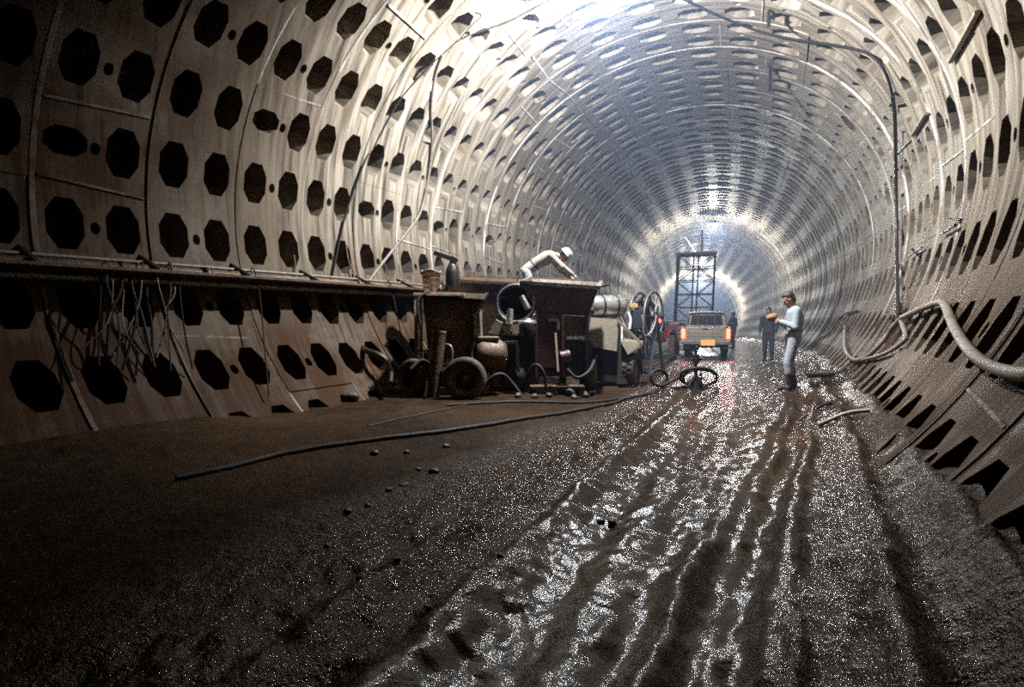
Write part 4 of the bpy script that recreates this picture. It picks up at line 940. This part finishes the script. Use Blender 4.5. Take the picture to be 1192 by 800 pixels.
def person(label, loc, rotz, J, shirt, trousers, boots, scale=1.0, helmet=False, hair=True, group=None, vox=.011):
    t = thing('person', label, 'person', loc, group)
    M = Matrix.Translation(V3(loc)) @ Matrix.Rotation(rotz, 4, 'Z') @ Matrix.Scale(scale, 4)
    fn = lambda p: M @ V3(p)
    hp = J.get('hp', .3); hd = V3(J['head']); HR = Matrix.Rotation(hp, 3, 'Y')
    hq = lambda x, y, z: hd + HR @ V3((x, y, z))
    b = Body(fn)
    # skull, jaw, face
    b.ball(hd, .098, .076, .105, hp, (-.008, 0, .018)); b.ball(hd, .066, .058, .075, hp, (.028, 0, -.055))
    b.cap(hq(.088, 0, .005), hq(.112, 0, -.030), .010, .014); b.cap(hq(.085, -.045, .022), hq(.085, .045, .022), .012)
    b.cap(hq(.088, -.022, -.062), hq(.088, .022, -.062), .009); b.ball(hq(.072, 0, -.105), .022, .026, .018)
    for sd in (-1, 1):
        b.ball(hq(-.002, sd * .078, -.008), .020, .010, .032, hp); b.ball(hq(.060, sd * .045, -.030), .02, .02, .02)
    nb, ch, wa, pe = (V3(J[k]) for k in ('neck', 'chest', 'waist', 'pelvis'))
    b.cap(nb, hq(-.015, 0, -.06), .060, .054)
    tl = J.get('tilt', (0, 0, 0, 0))
    tors = lambda e: [(pe - (wa - pe) * .45, .10 + e, .14 + e, tl[3]), (pe, .115 + e, .165 + e, tl[3]), (wa, .098 + e, .142 + e, tl[2]), ((wa + ch) / 2, .11 + e, .155 + e, tl[1]), (ch, .118 + e, .172 + e, tl[1]), (ch * .45 + nb * .55, .105 + e, .165 + e, tl[0]), (nb, .062 + e, .085 + e, tl[0])]
    b.loft(tors(0))
    for sd, k in ((1, 'L'), (-1, 'R')):
        sh, el, wr = (V3(J[n + k]) for n in ('sh', 'el', 'wr'))
        b.cap(sh, el, .052, .040); b.cap(el, wr, .040, .027); b.cap(nb, sh, .05, .055)
        b.hand(wr, J['hd' + k], J['hn' + k], J.get('th' + k, sd), J.get('curl', .7))
        hi, kn, an = (V3(J[n + k]) for n in ('hi', 'kn', 'an'))
        b.cap(hi, kn, .085, .056); b.cap(kn, an, .056, .038); b.cap(an + V3((.0, 0, -.04)), an + V3((.15, 0, -.055)), .035, .03)
    b.done('body', M_SKIN, t, V3(loc), .0075, 3)
    b = Body(fn); b.loft(tors(.018)[1:-1] + [(nb, .07, .09, tl[0])])
    for k in 'LR':
        sh, el, wr = (V3(J[n + k]) for n in ('sh', 'el', 'wr'))
        b.cap(sh, el, .068, .056); b.cap(el, el + (wr - el) * .90, .056, .044); b.cap(nb - (nb - ch) * .12, sh, .055, .068)
        b.ball(el, .062, .062, .062)
    b.done('shirt', shirt, t, V3(loc), vox)
    b = Body(fn); b.loft([(pe - (wa - pe) * .4, .11, .15, tl[3]), (pe, .13, .178, tl[3]), (pe + (wa - pe) * .75, .122, .165, tl[2])])
    for k in 'LR':
        hi, kn, an = (V3(J[n + k]) for n in ('hi', 'kn', 'an')); cut = J.get('cut', .55)
        b.cap(hi, kn, .100, .076); b.cap(kn, kn + (an - kn) * cut, .078, .072)
    b.done('trousers', trousers, t, V3(loc), vox)
    for k in 'LR':
        kn, an = V3(J['kn' + k]), V3(J['an' + k]); b = Body(fn)
        b.cap(kn + (an - kn) * .42, an, .060, .050); b.cap(an, an + V3((.01, 0, -.035)), .050, .048); b.cap(an + V3((0, 0, -.045)), an + V3((.16, 0, -.05)), .045, .042)
        b.done('boot', boots, t, V3(loc), vox)
    b = Body(fn); b.loft([(wa + (pe - wa) * .30, .126, .170, tl[2]), (wa + (pe - wa) * .05, .122, .164, tl[2])]); b.done('belt', M_BELT, t, V3(loc), vox, 1)
    if helmet:
        m_ = MB(loc); up = (M.to_3x3() @ (HR @ V3((0, 0, 1)))).normalized(); c = fn(hq(-.004, 0, .035))
        s_ = scale; m_.lathe(c, up, [(.132 * s_, -.005), (.134 * s_, .0), (.122 * s_, .01), (.119 * s_, .05), (.102 * s_, .09), (.07 * s_, .118), (.03 * s_, .128), (.001, .129)], 26)
        f = (M.to_3x3() @ (HR @ V3((1, 0, 0)))).normalized(); sd = up.cross(f)
        m_.hexa([c + f * .10 + sd * .08 - up * .012, c + f * .10 - sd * .08 - up * .012, c + f * .165 - sd * .05 - up * .02, c + f * .165 + sd * .05 - up * .02, c + f * .10 + sd * .08 + up * .004, c + f * .10 - sd * .08 + up * .004, c + f * .165 - sd * .05 - up * .012, c + f * .165 + sd * .05 - up * .012])
        m_.build('helmet', M_HELM, t)
    if hair:
        b = Body(fn); b.ball(hd, .094, .084, .090, hp, (-.030, 0, .050)); b.ball(hd, .05, .080, .085, hp, (-.062, 0, -.012)); b.ball(hd, .05, .060, .03, hp, (.025, 0, .100))
        if helmet: b = Body(fn); b.ball(hd, .05, .084, .07, hp, (-.060, 0, .0))
        b.done('hair', M_HAIR, t, V3(loc), .009, 2)
    return t, fn

# man in pale clothes by the right wall, looking down at a bundle in his hands
P = at_floor(922, 456)
J = dict(head=(.085, 0, 1.575), hp=.55, neck=(.005, 0, 1.44), chest=(-.025, 0, 1.27), waist=(-.02, 0, 1.06), pelvis=(0, 0, .93),
         shL=(-.005, .185, 1.385), shR=(-.005, -.185, 1.385), elL=(.03, .235, 1.10), elR=(.02, -.235, 1.10), wrL=(.235, .105, 1.20), wrR=(.235, -.105, 1.21),
         hdL=(.75, -.55, .35), hdR=(.75, .55, .35), hnL=(.3, -.85, -.1), hnR=(.3, .85, -.1), thL=-1, thR=1, curl=.75,
         hiL=(.0, .09, .90), hiR=(0, -.09, .90), knL=(.10, .10, .49), knR=(.03, -.09, .48), anL=(.06, .11, .09), anR=(-.05, -.10, .09), cut=.45)
man, fn = person('man in pale blue shirt and light trousers holding a brown bundle near the right wall', P, PI - .22, J, M_SHIRT, M_TROUS, M_BOOT, .975)
q = fn((.345, 0, 1.265)); b = MB(q); b.blob(q, .085, 5, 3, .25, (1.1, .9, .72)); b.blob(q + V3((.03, 0, .03)), .06, 6, 2, .3, (1, .9, .8)); tag(b.build('paper_bundle', M_BREAD), 'brown bundle held in both hands by the man in pale clothes', 'bundle')

# dark figures further in
J2 = dict(head=(.03, 0, 1.60), hp=.15, neck=(0, 0, 1.45), chest=(-.01, 0, 1.27), waist=(-.01, 0, 1.06), pelvis=(0, 0, .93),
          shL=(0, .19, 1.39), shR=(0, -.19, 1.39), elL=(-.02, .25, 1.11), elR=(-.02, -.25, 1.11), wrL=(.12, .24, .90), wrR=(.12, -.24, .90),
          hdL=(.35, 0, -1), hdR=(.35, 0, -1), hnL=(.6, -.6, .2), hnR=(.6, .6, .2), curl=.5,
          hiL=(.0, .09, .90), hiR=(0, -.09, .90), knL=(.05, .11, .49), knR=(.0, -.10, .48), anL=(.02, .12, .09), anR=(-.06, -.11, .09), cut=.5)
P = at_floor(894, 418.5); person('person in dark work clothes standing behind the man in pale clothes', P, PI + .9, J2, M_NAVY, M_NAVY, M_BOOT, .97, vox=.014)
P = at_floor(853, 405.5); J3 = dict(J2); J3.update(elR=(.06, -.26, 1.12), wrR=(.28, -.14, 1.16), hdR=(1, .3, .2))
person('person in dark clothes standing to the right of the pickup truck', P, PI + .2, J3, M_NAVY, M_NAVY, M_BOOT, 1.02, vox=.014)

# worker in a white helmet bent over the big hopper, standing on a platform
Yw = 10.55; hz = D(655, 297, Yw); k_ = Yw / F
plat = hz.z - 1.22
base = V3((hz.x - .70, Yw, plat))
J4 = dict(head=(.72, 0, 1.19), hp=.95, neck=(.56, 0, 1.20), chest=(.40, 0, 1.16), waist=(.17, 0, 1.04), pelvis=(.02, 0, .93), tilt=(1.2, 1.15, .85, .4),
          shL=(.48, .19, 1.17), shR=(.48, -.19, 1.17), elL=(.66, .24, .92), elR=(.70, -.25, .95), wrL=(.86, .16, .78), wrR=(.90, -.18, .80),
          hdL=(.8, -.1, -.55), hdR=(.8, .1, -.55), hnL=(-.3, 0, -.9), hnR=(-.3, 0, -.9), thL=-1, thR=1, curl=.6,
          hiL=(.0, .10, .88), hiR=(0, -.10, .88), knL=(.14, .12, .48), knR=(.10, -.12, .48), anL=(-.02, .13, .09), anR=(-.10, -.12, .09), cut=.6)
person('worker in white helmet and pale shirt bending over the big dark hopper', base, -.12, J4, M_OFFW, M_TROUS, M_BOOT, 1.0, helmet=True)
gz = ground(base.x, Yw).z
t = thing('work_platform', 'timber work platform behind the big hopper under the helmeted worker', 'platform', V3((base.x, Yw, gz)))
b = MB(t.location)
for k in range(4): b.box((base.x + .05, Yw - .34 + k * .22, plat - .03), (1.5, .21, .045), 0, .006)
b.build('deck', M_WOOD, t)
for x in (-.6, .7):
    for y in (-.36, .36):
        b = MB(t.location); b.bar((base.x + x, Yw + y, gz - .05), (base.x + x, Yw + y, plat - .04), .07); b.build('leg', M_DARK, t)
b = MB(t.location); b.bar((base.x - .6, Yw - .38, gz + .15), (base.x + .7, Yw - .38, plat - .1), .05); b.build('brace', M_DARK, t)
# ------------------------------------------------------------------ lamps
def lamp_globe(name, P, rad, power, color, label, cat='lamp'):
    t = thing(name, label, cat, P, 'floodlights hung from the crown')
    l = bpy.data.lights.new('bulb', 'POINT'); l.energy = power; l.color = color; l.shadow_soft_size = rad
    o = bpy.data.objects.new('bulb', l); COL.objects.link(o); o.parent = t
    for k in range(3):
        b = MB(P); a = k * PI / 3; r = rad * 1.12
        b.tube([P + V3((math.cos(a) * math.sin(q) * r, math.sin(a) * math.sin(q) * r, -math.cos(q) * r)) for q in np.linspace(-2.0, 2.0, 17)], .006, 6, False); b.build('guard_wire', M_DARK, t)
    return t
LAMPC = (.95, .98, 1.0)
# ------------------------------------------------------------------ the light of the place
HAZE = .0075; EXPOSURE = 0.0
def flood(P, rad, power, label, crown, light_blocker=False):
    t = lamp_globe('floodlight', P, rad, power, LAMPC, label)
    b = MB(P); b.lathe(P + V3((0, 0, rad * .55)), (0, 0, 1), [(rad * 1.25, -rad * .35), (rad * 1.2, -rad * .2), (rad * .8, rad * .5), (rad * .35, rad * .8), (.001, rad * .85)], 24); b.build('reflector', M_GREYST, t)
    if light_blocker:  # unseen dish added to keep the lamp's light off the near walls
        s, u, q = tun_coords(P); d = -V3(frame(s)[3][0]); b = MB(P)
        b.lathe(P, d, [(.001, .30), (.15, .295), (.27, .28), (.36, .26), (.36, .25), (.27, .265), (.15, .28), (.001, .285)], 28); b.bar(P + d * .28, P + d * .28 + V3((0, 0, .5)), .03); b.build('light_blocker', M_GREYST, t)
    b = MB(P); b.cyl(P + V3((0, 0, rad * 1.3)), V3(crown), .02, None, 8); b.build('hanger', M_DARK, t)
def crown_of(P):
    s, u, q = tun_coords(P); th = math.acos(max(-1, min(1, u[0] / R))); return tun(s[0], th, R)
for P, rad, pw, lab in [(Vector(tun(1.84 * R, math.radians(93), R - .80)), .13, 7000, 'floodlight just under the crown above the machines, nearest the camera'),
                        (at_depth(830, 262, 31.0), .22, 3700, 'floodlight hanging in the haze above the pickup truck'),
                        (at_depth(815, 325, 58.0), .26, 11000, 'farthest floodlight glowing through the lattice tower')]:
    flood(P, rad, pw, lab, crown_of(P), rad < .2)
def spot(name, parent, P, d, power, color, ang, rad=.05):
    l = bpy.data.lights.new(name, 'SPOT'); l.energy = power; l.color = color; l.spot_size = ang; l.spot_blend = .5; l.shadow_soft_size = rad
    o = bpy.data.objects.new(name, l); COL.objects.link(o); o.location = P; o.rotation_euler = V3(d).to_track_quat('-Z', 'Y').to_euler(); return o
G, R3, L = TRUCK
for x in (-.62, .62): spot('headlight_beam', None, L(x, 4.68, .76), R3 @ V3((0, 1, -.10)), 700, (1, .96, .88), 1.3)

# haze hanging in the tunnel beyond the nearest machines
def haze():
    S = np.concatenate([[7.2], np.arange(10, 90, 2.0)]); n = 32; th = np.linspace(0, 2 * PI, n, endpoint=False)
    V = []; Fs = []
    for s in S: V += list(tun(np.full(n, s), th, np.full(n, R + .9)))
    m = len(S)
    for i in range(m - 1): Fs += [(i * n + k, i * n + (k + 1) % n, (i + 1) * n + (k + 1) % n, (i + 1) * n + k) for k in range(n)]
    Fs += [tuple(range(n - 1, -1, -1)), tuple(range((m - 1) * n, m * n))]
    mt = bpy.data.materials.new('blue_haze'); mt.use_nodes = True; t = mt.node_tree; t.nodes.remove(t.nodes['Principled BSDF'])
    v = t.nodes.new('ShaderNodeVolumeScatter'); v.inputs['Color'].default_value = (.50, .66, 1, 1); v.inputs['Density'].default_value = HAZE; v.inputs['Anisotropy'].default_value = .3
    t.links.new(v.outputs[0], t.nodes['Material Output'].inputs['Volume'])
    o = link_mesh('haze', V, Fs, mt); bm = bmesh.new(); bm.from_mesh(o.data); bmesh.ops.recalc_face_normals(bm, faces=bm.faces[:]); bm.to_mesh(o.data); bm.free(); o['kind'] = 'stuff'; tag(o, 'thin blue haze filling the far tunnel beyond the machines', 'haze')
haze()
w = bpy.data.worlds.new('air'); SC.world = w; w.use_nodes = True
wt = w.node_tree; wt.nodes['Background'].inputs[0].default_value = (0, 0, 0, 1); wt.nodes['Background'].inputs[1].default_value = 0
cd = bpy.data.cameras.new('camera'); cam = bpy.data.objects.new('camera', cd); COL.objects.link(cam)
cam.location = CAM; cam.rotation_euler = (PI / 2 - math.atan(TILT), 0, 0)
cd.sensor_fit = 'HORIZONTAL'; cd.sensor_width = 36; cd.lens = 36 * F / W; cd.clip_end = 300; cd.clip_start = .02
SC.camera = cam
vw = SC.view_settings; vw.view_transform = 'Standard'; vw.look = 'None'; vw.gamma = 1; vw.exposure = EXPOSURE; vw.use_curve_mapping = False
SC.cycles.max_bounces = 6; SC.cycles.volume_bounces = 0; SC.cycles.use_denoising = False; SC.cycles.sample_clamp_indirect = 1.5
SC.cycles.filter_width = 1.9
SC.cycles.caustics_reflective = False; SC.cycles.caustics_refractive = False; SC.cycles.blur_glossy = 0.5
